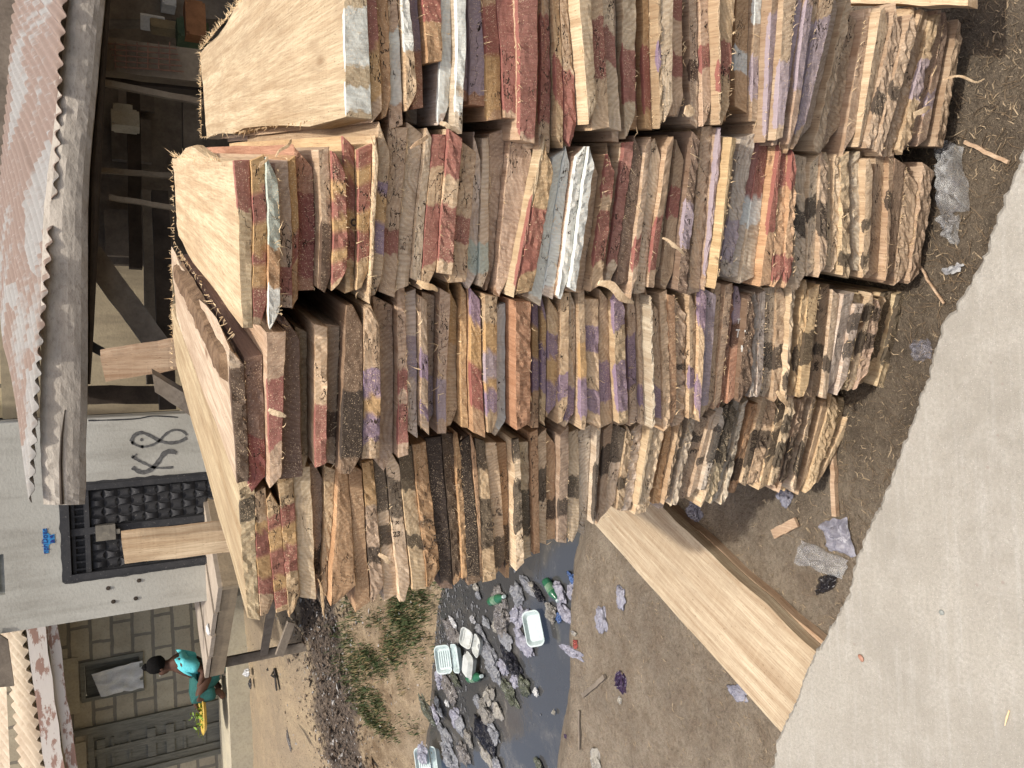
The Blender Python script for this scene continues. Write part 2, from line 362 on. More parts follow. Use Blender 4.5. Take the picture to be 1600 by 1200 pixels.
# right edge x, left edge x in the photograph of each lower edge; depth in cm (minus = sticks out); wood tone; paint along the end, right to left
COLS = [
 dict(s=1.45, start=(541, 550), top=-60, cnt='top',
  yt=[(500, -190), (588, -190), (592, -70), (1320, -70), (1365, 20), (1480, 24), (1520, 30)],
  yb=[(560, 207), (600, 183), (640, 192), (680, 180), (720, 200), (745, 198), (770, 172), (800, 188), (840, 212), (880, 228), (915, 225), (940, 198), (1000, 215), (1050, 200), (1080, 185), (1140, 197), (1180, 175), (1205, 222), (1300, 235), (1400, 238), (1520, 215)],
  b=[(575,592,0,'g','-50w60-64w76-86w97'),(597,607,1,'t','m55o88'),(617,620,2,'o',''),(630,640,3,'t','-40w85'),(646,664,1,'t','w60'),(661,672,4,'r','l60'),
     (702,700,1,'o','m60',93),(716,714,2,'h','w96'),(742,736,-1,'h','w72-80w90'),(760,769,2,'r','l92'),(785,797,1,'o','-30m60o95'),(815,816,1,'t','m96'),(857,848,-1,'t','m97'),
     (869,874,2,'t','-30m85'),(886,892,1,'y','-55m80'),(893,916,1,'t','-60m100'),(936,945,-3,'c',''),(950,962,-1,'t','-35m70'),(966,982,1,'c','-40m60'),(1003,1005,2,'c','-50m80'),(1022,1030,3,'o','-50m88'),
     (1040,1047,0,'t','-50p64'),(1062,1062,0,'c',''),(1078,1078,2,'t','-20m40-60m75'),(1100,1102,3,'g','-60d72'),(1118,1120,2,'t','-50m65'),(1136,1132,-1,'g','-60m80'),(1160,1150,0,'y','-50m70'),(1182,1172,4,'o','-60w75'),(1203,1190,2,'g','-20w40-60l85'),
     (1232,1207,-1,'g','-30l97'),(1262,1226,-3,'t','-55l92'),(1292,1246,-3,'g','-25l70'),(1325,1258,-2,'t','-30l90'),(1345,1290,2,'c',''),(1368,1335,3,'t',''),(1398,1352,1,'c',''),(1420,1368,0,'g','-60k75'),(1440,1384,-1,'t','-50k60'),(1455,1400,1,'c',''),(1472,1420,0,'t','-30l60'),(1490,1446,1,'g','-60l75'),(1513,1476,0,'g','')]),
 dict(s=1.47, start=(370, 383), top=0,
  yt=[(370, 258), (430, 262), (500, 234), (580, 238), (620, 200), (700, 205), (730, 208), (750, 226), (790, 214), (850, 216), (880, 236), (975, 246), (1000, 222), (1100, 220), (1135, 198), (1180, 214), (1250, 240), (1310, 250), (1400, 244), (1470, 262)],
  yb=[(380, 516), (400, 528), (447, 522), (465, 488), (500, 463), (550, 455), (600, 470), (630, 472), (655, 440), (720, 442), (770, 440), (830, 478), (850, 462), (890, 472), (910, 464), (945, 458), (980, 445), (1000, 462), (1045, 447), (1105, 462), (1150, 428), (1190, 436), (1240, 452), (1300, 424), (1370, 430), (1410, 442), (1470, 436)],
  b=[(397,402,0,'t','m28-100'),(420,425,0,'y','o18m36o56m62o76m94'),(441,447,-1,'o','v52-76w100'),(458,466,2,'g','-70m90'),(470,474,3,'o','o50m70'),(497,498,5,'r','-30m90'),(525,525,0,'g','-50d100'),(549,551,-1,'y','m22o32m46o56m72o80m95'),(592,584,-1,'y','m15o24m44o58m78'),(603,590,-2,'c',''),
     (622,606,-1,'t','-30p38o55p75'),(648,627,1,'g','-60m75'),(672,648,2,'c',''),(686,668,1,'c',''),(708,690,1,'y','m20-45m85'),(733,716,0,'t','m30-50m90'),(755,738,2,'t','-50m70'),(777,774,4,'h','-70v90'),(846,800,3,'g',''),(862,815,-1,'c','-40m95'),(882,842,-1,'y','-40m85'),(905,874,1,'h','w95'),(926,893,-1,'g','w100'),(944,909,-2,'h','w100'),
     (975,950,0,'y','m30-40m80'),(998,972,2,'c','m85'),(1016,990,2,'d',''),(1030,1003,1,'t','-60m80'),(1046,1018,2,'c',''),(1062,1034,1,'t','-50m88'),(1082,1060,3,'g','-30m50'),(1104,1082,1,'d','-40l70'),(1122,1100,3,'g',''),(1140,1112,1,'t','l90'),(1162,1128,-2,'y',''),(1186,1150,1,'h','-60l90'),(1210,1184,2,'h','m40w60'),(1228,1212,-1,'o','m60'),(1250,1246,-2,'o','m25-75m95'),
     (1268,1262,2,'c','-40k60'),(1284,1277,1,'c','-30k50'),(1302,1296,0,'t','-40k70'),(1316,1312,1,'c',''),(1332,1330,0,'c','-80k92'),(1348,1344,1,'h',''),(1368,1360,-1,'c','-50k60-80k92'),(1384,1374,1,'t',''),(1402,1388,-1,'g','-30k45'),(1467,1436,-1,'g','')]),
 dict(s=1.51, start=(361, 373), top=0,
  yt=[(370, 556), (400, 560), (430, 556), (470, 512), (520, 525), (545, 505), (580, 482), (610, 490), (640, 452), (700, 482), (720, 455), (760, 460), (800, 478), (850, 474), (900, 455), (960, 468), (1000, 458), (1050, 455), (1100, 456), (1150, 448), (1200, 460), (1260, 440), (1310, 456), (1360, 468), (1420, 462)],
  yb=[(380, 774), (430, 772), (475, 762), (505, 738), (540, 742), (560, 742), (605, 736), (640, 737), (660, 684), (700, 680), (740, 672), (780, 682), (825, 686), (860, 665), (900, 664), (950, 672), (1000, 670), (1050, 668), (1112, 655), (1150, 630), (1180, 626), (1205, 625), (1250, 614), (1300, 622), (1350, 602), (1400, 598)],
  b=[(388,393,1,'d','-10d100'),(417,421,2,'d','-60m100'),(453,446,-2,'t','-30m75'),(474,478,1,'d',''),(486,488,6,'t',''),(520,517,-1,'t','-55m100'),(540,530,2,'g','-60d80'),(578,574,-2,'d','-50k90'),(602,603,-2,'t','-40p58o70p88'),(622,624,3,'g',''),(642,647,0,'t','-50m62-70m92'),(658,662,2,'h','-30l60'),(676,682,0,'t','-40p60-80p90'),(712,708,2,'g','-60l90'),(722,726,4,'t','o40'),(738,742,2,'o',''),
     (762,768,0,'o','p20o50m80'),(788,788,-1,'y','-20o40l60o68p85'),(800,800,2,'h','w96'),(842,838,-3,'r',''),(852,850,2,'o','p20o45p70'),(864,862,1,'y','p15o40p75'),(882,879,1,'y','-30p50o70p95'),(898,896,0,'t','-60p80'),(906,910,1,'c','-70p95'),(922,928,-1,'t','-35o60p90'),(945,946,0,'y','-20p40-70p90'),(960,966,1,'t','-50p80'),(985,990,-1,'t','p25-50p90'),(1000,1004,3,'g','-30p70'),(1012,1014,2,'g','-70p85'),(1026,1030,-2,'h',''),
     (1040,1040,1,'t','-70p95'),(1054,1052,0,'t',''),(1066,1064,0,'o',''),(1080,1078,1,'t','-50k56-66k72'),(1096,1090,0,'t','-60p75'),(1112,1102,-1,'y','p30-70p95'),(1126,1114,0,'g','l90'),(1150,1132,1,'t',''),(1168,1150,2,'r','l30d50'),(1188,1180,0,'d','-30w34-50w55'),
     (1204,1194,1,'h',''),(1218,1208,2,'c','-50k75'),(1234,1222,1,'g','-50k70'),(1252,1236,-1,'c','-75k90'),(1268,1248,0,'y','-60k80'),(1286,1264,-1,'y','-40k70'),(1302,1282,1,'g','-50k60'),(1318,1294,0,'c','-60k74'),(1336,1308,0,'h',''),(1352,1322,-1,'h','-10k30-40k60'),(1368,1336,0,'c','-10k28-38k62'),(1384,1350,0,'g','-10k25-40k58'),(1417,1386,1,'c','k75')]),
 dict(s=1.62, start=(377, 391), top=0,
  yt=[(378, 776), (400, 779), (450, 780), (500, 738), (550, 732), (600, 730), (650, 700), (700, 690), (750, 690), (800, 696), (850, 680), (900, 680), (950, 668), (1000, 670), (1100, 658), (1200, 620), (1250, 618), (1300, 625), (1360, 620)],
  yb=[(400, 988), (425, 975), (475, 966), (500, 945), (515, 960), (545, 948), (585, 956), (615, 950), (660, 942), (697, 922), (745, 915), (790, 918), (825, 890), (850, 870), (872, 850), (900, 862), (920, 842), (945, 818), (985, 802), (1030, 798), (1060, 795), (1100, 772), (1130, 790), (1180, 752), (1240, 762), (1270, 776), (1300, 722), (1350, 650)],
  b=[(403,411,0,'y','-8k25-100'),(422,436,0,'y','-25o32m52o68m82'),(443,456,0,'y','-15m25o45m68o80m95'),(466,475,0,'y','-18m32o48m68'),(492,500,1,'c',''),(510,506,4,'g','-60k80'),(530,516,2,'t',''),(550,566,-1,'o',''),(570,588,0,'o',''),(588,611,0,'t','o30-60k72'),(606,630,1,'c','k35-45k60'),(630,650,0,'c','-20k45'),(654,674,0,'c','k30-60k70'),
     (676,698,0,'o','-50k56-66k72'),(699,716,1,'d','k96'),(718,727,1,'o','k95'),(728,738,0,'o',''),(744,757,0,'d','k95'),(752,761,0,'o',''),(768,781,0,'y','k20-40k75'),(784,800,1,'t','-50k56-70k95'),(800,804,2,'o','-60k90'),(820,826,-2,'c','k15-30k45-50k70'),(834,838,1,'c','-40k80'),(850,850,0,'o',''),(862,862,1,'t','-30k60'),(876,874,2,'o','-60k80'),(895,895,0,'g','-60k75'),
     (912,912,1,'c','-40k60'),(930,922,2,'h',''),(948,936,-1,'h','-40k95'),(966,950,1,'t','-20k50'),(984,964,2,'c','k40'),(998,978,1,'t','-60k75'),(1012,990,2,'h',''),(1030,1004,-1,'c',''),(1046,1018,0,'c',''),(1060,1034,2,'o',''),(1076,1048,0,'y',''),(1096,1062,1,'h',''),(1112,1076,2,'g','-20k30'),(1124,1092,1,'c','-50k60'),(1142,1106,-1,'h','-20k65'),(1158,1122,0,'c','k60'),
     (1174,1136,1,'h','-50k56-60k66'),(1190,1154,2,'o','-60k85'),(1206,1170,1,'c','-40k80'),(1222,1186,1,'t','-40k60'),(1236,1202,0,'y','k30-40k70'),(1250,1216,-1,'c','-20k40-50k80'),(1264,1230,0,'t','-40k90'),(1280,1244,1,'c','-50k86'),(1298,1256,2,'y',''),(1320,1268,1,'t',''),(1346,1284,1,'c','')]),
]
ORD = ['', 'first', 'second', 'third', 'fourth', 'fifth', 'sixth', 'seventh', 'eighth', 'ninth', 'tenth', 'eleventh', 'twelfth', 'thirteenth', 'fourteenth', 'fifteenth', 'sixteenth', 'seventeenth', 'eighteenth', 'nineteenth']
TENS = {2: ('twentieth', 'twenty'), 3: ('thirtieth', 'thirty'), 4: ('fortieth', 'forty'), 5: ('fiftieth', 'fifty'), 6: ('sixtieth', 'sixty'), 7: ('seventieth', 'seventy'), 8: ('eightieth', 'eighty')}
def ordinal(n): return ORD[n] if n < 20 else TENS[n//10][0] if n % 10 == 0 else TENS[n//10][1]+'-'+ORD[n % 10]
SNAME = ['topmost row', 'second row', 'third row', 'lowest row']
def plank_label(tone, bands, n, ci):
    cs = []
    for c, e in bands:
        if c != '-' and PNAME[c] not in cs: cs.append(PNAME[c])
    p = ', '+' and '.join(cs[:2])+' paint on end' if cs else ', unpainted end'
    return f"{TNAME[tone]} plank{p}, {ordinal(n)} from photo left, {SNAME[ci]}"

top_info = []
for ci, col in enumerate(COLS):
    rng = random.Random(100+ci)
    O = on_face(1400, {0: 130, 1: 350, 2: 530, 3: 690}[ci], col['s']); O.z = 0
    def loc(P): d = P-O; return d.dot(E1), d.dot(E3)
    grp = ['planks in the stack nearest the photo top', 'planks in the second stack from the photo top', 'planks in the third stack from the photo top', 'planks in the stack nearest the ditch'][ci]
    # expand the list: lower edges as lines in the stack frame
    items = []
    for k, e in enumerate(col['b']):
        xr, xl, dep, tone, pt = e[:5]; yb = e[5] if len(e) > 5 else None
        items.append([xr, xl, dep*.01, tone, pt, yb])
    def line(xr, xl, dep, yb=None):
        Yt = interp(col['yt'], xr); Yb = yb or interp(col['yb'], xl)
        full = interp(col['yb'], xl)
        A = loc(on_face(xr, Yt, col['s']+dep)); B = loc(on_face(xl, Yb, col['s']+dep))
        return A, B
    s0 = items[0][2]
    prevA, prevB = line(*col['start'], s0)
    def at(lineAB, a):
        (a1, c1), (a2, c2) = lineAB; return c1+(c2-c1)*(a-a1)/(a2-a1)
    prev = (prevA, prevB)
    built = []
    for k, (xr, xl, dep, tone, pt, yb) in enumerate(items):
        A, B = line(xr, xl, dep, yb)
        aR, aL = A[0], B[0]
        tR, tL = at(prev, aR), at(prev, aL); bR, bL = A[1], B[1]
        mid_th = ((tR-bR)+(tL-bL))/2
        if tR-bR < .007: bR = tR-.007
        if tL-bL < .007: bL = tL-.007
        parts = 1
        mt = ((tR-bR)+(tL-bL))/2
        if mt > .046: parts = 2
        if mt > .088: parts = 3
        if yb: parts = 1
        cuts = [0]+sorted(rng.uniform(.35, .65) if parts == 2 else (q+rng.uniform(.25, .42)*(1) if False else (q+1)/3+rng.uniform(-.06, .06)) for q in range(parts-1))+[1]
        for q in range(parts):
            u0, u1 = cuts[q], cuts[q+1]
            dd = dep + (rng.uniform(.0, .035) if parts > 1 and q < parts-1 else 0)
            built.append(dict(aR=aR+rng.uniform(-.006, .006), aL=aL+rng.uniform(-.007, .007), tR=lerp(tR, bR, u0), tL=lerp(tL, bL, u0), bR=lerp(tR, bR, u1), bL=lerp(tL, bL, u1), dep=dd, tone=tone, pt=pt if q == parts-1 or rng.random() < .5 else '', k=k))
        if yb:    # a short piece: the plank behind it is set well back
            A2, B2 = line(xr, xl, dep+.13); tL2 = at(prev, B2[0])
            built[-1]['back'] = True
            built.append(dict(aR=aR-.0, aL=B2[0], tR=tR, tL=tL2, bR=bR, bL=at(((aR, bR), (aL, bL)), B2[0]), dep=dep+.13, tone='h', pt='', k=k, behind=True))
            bL = built[-1]['bL']; aL = B2[0]
        prev = ((aR, bR), (aL, bL))
    col['O'] = O; col['built'] = built
    n = 0
    for bi, b in enumerate(built):
        n += 1
        bands = parse(b['pt'])
        top = bi == 0
        L = rng.uniform(1.6, 2.4)
        if b.get('back'): b['aL'] += .0
        aR, aL = b['aR'], b['aL']
        L = L if not b.get('back') else .12
        if b.get('behind'): aR = aR
        lab = plank_label(b['tone'], bands, n, ci)
        if top:   # the wide top planks reach the far end of the stack
            target = {0: 313, 1: 270, 2: 268, 3: 268}[ci]
            lo, hi = .5, 8.
            for _ in range(40):
                m_ = (lo+hi)/2; P = O+E1*(aR+aL)/2+E2*(b['dep']+m_)+E3*b['tR']
                if proj(P)[0] > target: lo = m_
                else: hi = m_
            L = m_; col['L'] = L; col['ctop'] = b['tR']; top_info.append((ci, round(L, 2), round(aR, 3), round(aL, 3), round(b['tR'], 3), tuple(round(x, 2) for x in O)))
            b['aR'], b['aL'] = aR, aL
        else: L = min(col['L']-.05, rng.uniform(1.8, 3.2)) if bi > 6 else col['L']*rng.uniform(.93, .99)
        o = build_plank(O, aR, aL, b['tR'], b['tL'], b['bR'], b['bL'], b['dep'], L, b['tone'] if not top else 'c', bands, rng, lab, grp,
                        rough=.0016 if rng.random() < .6 else (.0065 if b['k'] > 28 else .004), fib=rng.choice([0, 6, 12, 22]), wane=rng.choice([0, 0, 0, .5, .8]), live=.9 if top else 0.)
        b['obj'] = o
print('TOPS', top_info, 'planks', sum(len(c['built']) for c in COLS))
for c in COLS: print('lowest', round(min(b['bL'] for b in c['built']), 3), [round(max(b['tR']-b['bR'], b['tL']-b['bL']), 3) for b in c['built']])

def marking(ci, X, Y, txt, size, mat, up_photo=True):
    col = COLS[ci]; best = None
    for b in col['built']:
        P = on_face(X, Y, col['s']+b['dep']); d = P-col['O']; a, c = d.dot(E1), d.dot(E3)
        t_ = (a-b['aL'])/(b['aR']-b['aL'])
        if 0 < t_ < 1 and lerp(b['bL'], b['bR'], t_) < c < lerp(b['tL'], b['tR'], t_) and (best is None or b['dep'] < best[0]['dep']): best = (b, P)
    if not best: print('no plank for', txt); return
    b, P = best; cu = bpy.data.curves.new('marker_writing', 'FONT'); cu.body = txt; cu.size = size; cu.align_x = 'CENTER'; cu.align_y = 'CENTER'; cu.offset = size*.02
    t0 = bpy.data.objects.new('t', cu); C.objects.link(t0); dg = bpy.context.evaluated_depsgraph_get(); me = bpy.data.meshes.new_from_object(t0.evaluated_get(dg)); bpy.data.objects.remove(t0)
    me.name = 'marker_writing'; me.materials.clear(); me.materials.append(mat)
    o = bpy.data.objects.new('marker_writing', me); C.objects.link(o)
    ob = b['obj']; L_ = ob.matrix_world.inverted() @ P; ym = min([v.co.y for v in ob.data.vertices if abs(v.co.x-L_.x) < .04 and abs(v.co.z-L_.z) < .04] or [0])
    P = ob.matrix_world @ Vector((L_.x, ym-.001, L_.z))
    x, y = (-E3, E1) if up_photo else (E1, E3); z = x.cross(y); M = Matrix((x, y, z)).transposed().to_4x4(); M.translation = P
    par = b['obj']; o.parent = par; o.matrix_parent_inverse = par.matrix_world.inverted(); o.matrix_world = M
M_CHALK = simple('white_chalk', (.62, .6, .55), (.35, .32, .28), 120, .9, .1); M_MARK = simple('black_marker', (.03, .025, .02), (.10, .07, .05), 120, .9, .1)
bpy.context.view_layer.update()
marking(2, 1160, 523, 'TJ', .032, M_CHALK); marking(2, 1159, 545, '\u2014', .04, M_CHALK); marking(2, 1160, 504, 'T', .02, M_CHALK)
marking(3, 690, 830, 'T1', .030, M_MARK, False); marking(3, 690, 848, 'N', .028, M_MARK, False); marking(3, 773, 830, '1S', .030, M_MARK, False)
marking(2, 1075, 553, 'N G', .022, M_MARK); marking(2, 1076, 576, 'SG 74', .020, M_MARK); marking(3, 1180, 690, 'AYED', .03, M_MARK, False); marking(2, 1276, 574, '%', .035, M_MARK)
marking(1, 560, 350, 'o', .03, M_MARK, False); marking(3, 1088, 707, '3', .035, M_MARK, False); marking(3, 622, 845, '5 23', .020, M_MARK); marking(3, 628, 825, 'x', .02, M_MARK)
# ------------------------------------------------------------------ bark edge, splinters on the stacks
def strip_part(name, O, a0, a1, c, y0, L, mat, parent, rng, n=60, w0=.05):
    vs = []; fs = []
    m = 5
    for i in range(n+1):
        y = y0+L*i/n
        for j in range(m+1):
            t = j/m; a = lerp(a0, a1, t)+.012*nz(y*7, j*.7)
            h = c+.010*math.sin(math.pi*t)+.010*abs(nz(y*16, t*5))*(1 if 0 < j < m else 0) - (.02 if j in (0, m) or i == 0 else 0)
            vs.append(O+E1*a+E2*y+E3*h)
    for i in range(n):
        for j in range(m): k = i*(m+1)+j; fs.append((k, k+1, k+m+2, k+m+1))
    o = mesh_obj(name, vs, fs, mat, None); o.parent = parent; o.matrix_parent_inverse = parent.matrix_world.inverted(); return fixn(o)
bC = COLS[2]['built'][0]; rs = random.Random(5)
strip_part('bark_edge', COLS[2]['O'], bC['aR']-.075, bC['aR']+.004, bC['tR']+.003, .025, COLS[2]['L']*.8, M_BARK, bC['obj'], rs)
def rim_fibres(ci, a_list, yl, n, ln, out, seed):
    b = COLS[ci]['built'][0]; O = COLS[ci]['O']; par = b['obj']; rng = random.Random(seed)
    m = MB(); 
    for _ in range(n):
        t = rng.random(); a = lerp(a_list[0], a_list[1], t); y = lerp(yl[0], yl[1], t)
        p = O+E1*a+E2*y+E3*(b['tR']-.003)
        d = (out+Vector((rng.gauss(0, .6), rng.gauss(0, .6), rng.gauss(0, .6)))).normalized(); L = ln*rng.uniform(.3, 1.3)
        bend = Vector((rng.gauss(0, 1), rng.gauss(0, 1), rng.gauss(0, 1)))*L*.4; w = rng.uniform(.0007, .0016)
        m.tube([p+d*L*t_+bend*t_*t_ for t_ in (0, .35, .7, 1)], [w, w, w*.7, w*.2], 3, cap=False)
    o = mesh_obj('sawn_fibres', m.v, m.f, M_FIB); o.parent = par; o.matrix_parent_inverse = par.matrix_world.inverted(); o['kind'] = 'stuff'
for ci in range(4):
    b = COLS[ci]['built'][0]; L = COLS[ci]['L']
    rim_fibres(ci, (b['aL'], b['aR']), (L, L), 150 if ci == 0 else 50, .014, E2*.5+E3*.7, ci)
    if ci < 2:
        rim_fibres(ci, (b['aR'], b['aR']), (.2, L), 330 if ci == 0 else 90, .018, E1*.8+E3*.5, ci+10)
        rim_fibres(ci, (b['aL'], b['aL']), (.0, L), 70, .014, -E1*.8+E3*.5, ci+20)
M_SPL = wood_side('pale_splinter', .6, .3)
def splinter(name, X, Y, X2, Y2, s, w, label, cat='splinter', curl=.3, tone='c', s2=None):
    a = on_face(X, Y, s); b = on_face(X2, Y2, s if s2 is None else s2); m = MB()
    d = b-a; nrm = Vector((-.28, -.96, 0)); side = d.cross(nrm).normalized()
    rng = random.Random(int(X*7+Y)); n = 10; vs = []; fs = []
    for i in range(n+1):
        t = i/n; c = a+d*t+nrm*curl*d.length*.5*math.sin(t*2.4)+side*.12*d.length*nz(X+t*2)
        ww = w*(.35+.65*math.sin(math.pi*min(1, t*.9+.12)))*(1+.4*nz(Y+t*6))
        for q in (-1, 1):
            vs.append(c+side*q*ww/2+nrm*.002); 
        for q in (1, -1):
            vs.append(c+side*q*ww/2-nrm*.002)
    for i in range(n):
        for j in range(4): fs.append((i*4+j, i*4+(j+1) % 4, i*4+4+(j+1) % 4, i*4+4+j))
    fs += [(0, 1, 2, 3), (n*4+3, n*4+2, n*4+1, n*4)]
    org = a.copy()
    o = fixn(mesh_obj(name, [v-org for v in vs], fs, M_SPL)); o.location = org; o.color = (*TONE[tone], 1)
    return tag(o, label, cat)
splinter('wood_splinter', 1474, 124, 1531, 124, 1.36, .006, 'pale splinter with forked tip jutting from lower end of topmost row', s2=1.33)
splinter('wood_splinter', 1428, 178, 1450, 168, 1.40, .014, 'torn grey flap of wood hanging at lower end of topmost row')
splinter('wood_splinter', 668, 212, 640, 232, 1.42, .008, 'shaggy fibrous splinter wedged between topmost and second rows', tone='t')
splinter('wood_splinter', 688, 192, 706, 200, 1.40, .009, 'curled pale splinter above the gap between topmost and second rows')
splinter('wood_splinter', 935, 442, 985, 472, 1.43, .02, 'broad torn cream splinter under the second row beside white planks')
splinter('wood_splinter', 1036, 372, 1066, 398, 1.42, .008, 'thin curled shaving hanging off the middle of the second row')
splinter('wood_splinter', 652, 440, 682, 454, 1.45, .014, 'short pale chip in the dark gap below the second row', tone='y')
splinter('wood_splinter', 420, 640, 446, 650, 1.46, .012, 'fluffy torn pale splinter near the upper end of third row')
splinter('wood_splinter', 592, 866, 612, 878, 1.56, .012, 'ragged cream splinter on the lowest row above the black patch', tone='c')
splinter('wood_splinter', 1214, 612, 1226, 636, 1.48, .014, 'frayed golden chip between third and lowest rows', tone='y')
splinter('wood_splinter', 1070, 172, 1084, 176, 1.40, .025, 'small cream block of wood stuck at bottom of topmost row', cat='wood chip', curl=.1)
for (x, y, x2, y2, s, lab) in [(497, 905, 506, 962, 1.57, 'long thin golden splinter hanging at left end of lowest row'), (405, 262, 418, 244, 1.40, 'single curved fibre standing on second row top'), (455, 218, 430, 245, 1.40, 'reddish sliver lying between topmost and second rows')]:
    splinter('wood_splinter', x, y, x2, y2, s, .005, lab, tone='y')

# ------------------------------------------------------------------ terrain
QT = [(-50, .0), (2.80, .0), (3.12, -.20), (3.35, -.5), (4.75, -.5), (4.97, -.2), (5.3, -.06), (6, .24), (6.8, .56), (8, .68), (9.5, .74), (12, .78), (80, .9)]
def qq(x, y): return .37*x+.93*y
def terr(x, y):
    q = qq(x, y); w = .93*x-.37*y
    q2 = q + .10*nz(w*1.1, 3.3) + .05*nz(w*3.7, 8.1)
    if q < 4: q2 += .16*max(0, -w-2.6)
    h = interp(QT, q2)
    f = 1. if abs(x) < 12 and y < 14 else .0
    h += f*(.012*nz(x*2.2, y*2.2) + .007*nz(x*9, y*9, 4) + .004*nz(x*23, y*23, 7))
    if 5.0 < q < 9: h += .03*nz(x*1.3, y*1.9, 2)+.012*nz(x*6, y*6, 9)
    return h
DEB0, DEB1 = onz(515, 930, .28), onz(520, 1200, .3)
def seg_dist(x, y, A, B):
    ax, ay, bx, by = A.x, A.y, B.x, B.y; dx, dy = bx-ax, by-ay
    t = ((x-ax)*dx+(y-ay)*dy)/(dx*dx+dy*dy); tc = min(1.6, max(-.3, t))
    return math.hypot(x-ax-dx*tc, y-ay-dy*tc), t
def axis(lo, hi, st, far_lo, far_hi):
    out = [far_lo, far_lo*.5+lo*.5, lo-1.5]; k = lo
    while k <= hi: out.append(k); k += st
    return out+[hi+1.5, hi*.5+far_hi*.5, far_hi]
xs = axis(-6, 1.8, .034, -120, 120); ys = axis(.4, 9.4, .036, -60, 160)
gv = []; gf = []; za = []
for y in ys:
    for x in xs:
        h = terr(x, y); d, t = seg_dist(x, y, DEB0, DEB1); deb = max(0, 1-d/(.42+.25*nz(x*2, y*2)))
        if deb > 0: h += .05*deb*(abs(nz(x*7, y*7))+.4*abs(nz(x*19, y*19)))
        gv.append((x, y, h)); q = qq(x, y)
        near = 1. if q < 3.6 else max(0, 1-(q-3.6)/1.); green = max(0, 1-abs(q-5.45)/.7)
        front_dark = max(0, min(1, (1.95+.25*nz(x*2, y*2, 7)-q)/.35))*max(0, min(1, (x+.75)/.5))  # earth colour darkens in front of the stack, fading out to the left
        za += [near, green, min(1, deb*1.3), front_dark]
nx = len(xs)
for j in range(len(ys)-1):
    for i in range(nx-1): k = j*nx+i; gf.append((k, k+1, k+nx+1, k+nx))
t = N('sandy_earth'); v = t.coord('Object')
at = t.n('ShaderNodeAttribute', attribute_name='zone'); sp = t.n('ShaderNodeSeparateColor', {0: at.outputs['Color']})
n1 = t.noise(v, 1.3, 6, .62); n2 = t.noise(v, 9, 6, .65); n3 = t.noise(v, 55, 4, .65); n4 = t.noise(v, 260, 2, .6)
sand = t.mix(t.ramp(n1, [(.36, 0), (.62, 1)]), (.41, .32, .205), (.32, .255, .175))
sand = t.mix(t.ramp(n2, [(.42, 0), (.7, .6)]), sand, (.25, .19, .13))
near = t.mix(t.ramp(n1, [(.38, 0), (.60, 1)]), (.31, .26, .195), (.215, .18, .138))
near = t.mix(t.ramp(n2, [(.40, 0), (.7, .75)]), near, (.15, .11, .075))
col = t.mix(sp.outputs[0], sand, near)
col = t.mix(t.math('MULTIPLY', sp.outputs[1], t.ramp(n2, [(.35, .2), (.6, 1)])), col, (.155, .105, .06))
col = t.mix(t.ramp(t.math('ADD', sp.outputs[2], t.math('MULTIPLY', n2, .5)), [(.5, 0), (.75, .92)]), col, t.mix(n3, (.05, .04, .035), (.12, .095, .08)))
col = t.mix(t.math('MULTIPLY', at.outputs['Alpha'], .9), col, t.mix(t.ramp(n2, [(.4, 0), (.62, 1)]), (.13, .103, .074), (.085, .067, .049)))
col = t.mix(t.ramp(n3, [(.46, 0), (.72, .6)]), col, t.mix(1., col, (.45, .42, .38), 'MULTIPLY'))
col = t.mix(t.ramp(n4, [(.62, 0), (.7, .5)]), col, (.5, .42, .3))
col = t.mix(t.ramp(n4, [(.33, .6), (.38, 0)]), col, (.05, .04, .03))
M_EARTH = t.out(col, .95, t.bump(t.math('ADD', t.math('MULTIPLY', n3, 1.), t.math('ADD', t.math('MULTIPLY', n2, .8), t.math('MULTIPLY', n4, .35))), .9, .03))
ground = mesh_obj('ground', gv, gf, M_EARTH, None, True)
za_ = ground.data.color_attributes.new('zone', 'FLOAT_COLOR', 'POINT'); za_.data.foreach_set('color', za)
tag(ground, kind='structure')

# water in the ditch
t = N('black_ditch_water'); v = t.coord('Object')
n1 = t.noise(v, 3.2, 5, .6, .8); n2 = t.noise(v, 26, 5, .7)
col = t.mix(t.ramp(n1, [(.5, 0), (.68, .55)]), (.045, .046, .047), (.085, .08, .07))
col = t.mix(t.ramp(t.math('ADD', t.math('MULTIPLY', n2, .6), t.math('MULTIPLY', n1, .5)), [(.62, 0), (.72, .6)]), col, (.14, .13, .115))
t.set(t.b, 'IOR', 1.45)
M_WATER = t.out(col, .09, t.bump(t.noise(v, 7, 3), .12, .01), .9)
wv = []
for w_ in (-14, 14):
    for q_ in (2.6, 5.4): wv.append((.93*w_+.37*q_, -.37*w_+.93*q_, -.25))
water = mesh_obj('water', wv, [(0, 1, 3, 2)], M_WATER); fixn(water); tag(water, kind='structure')

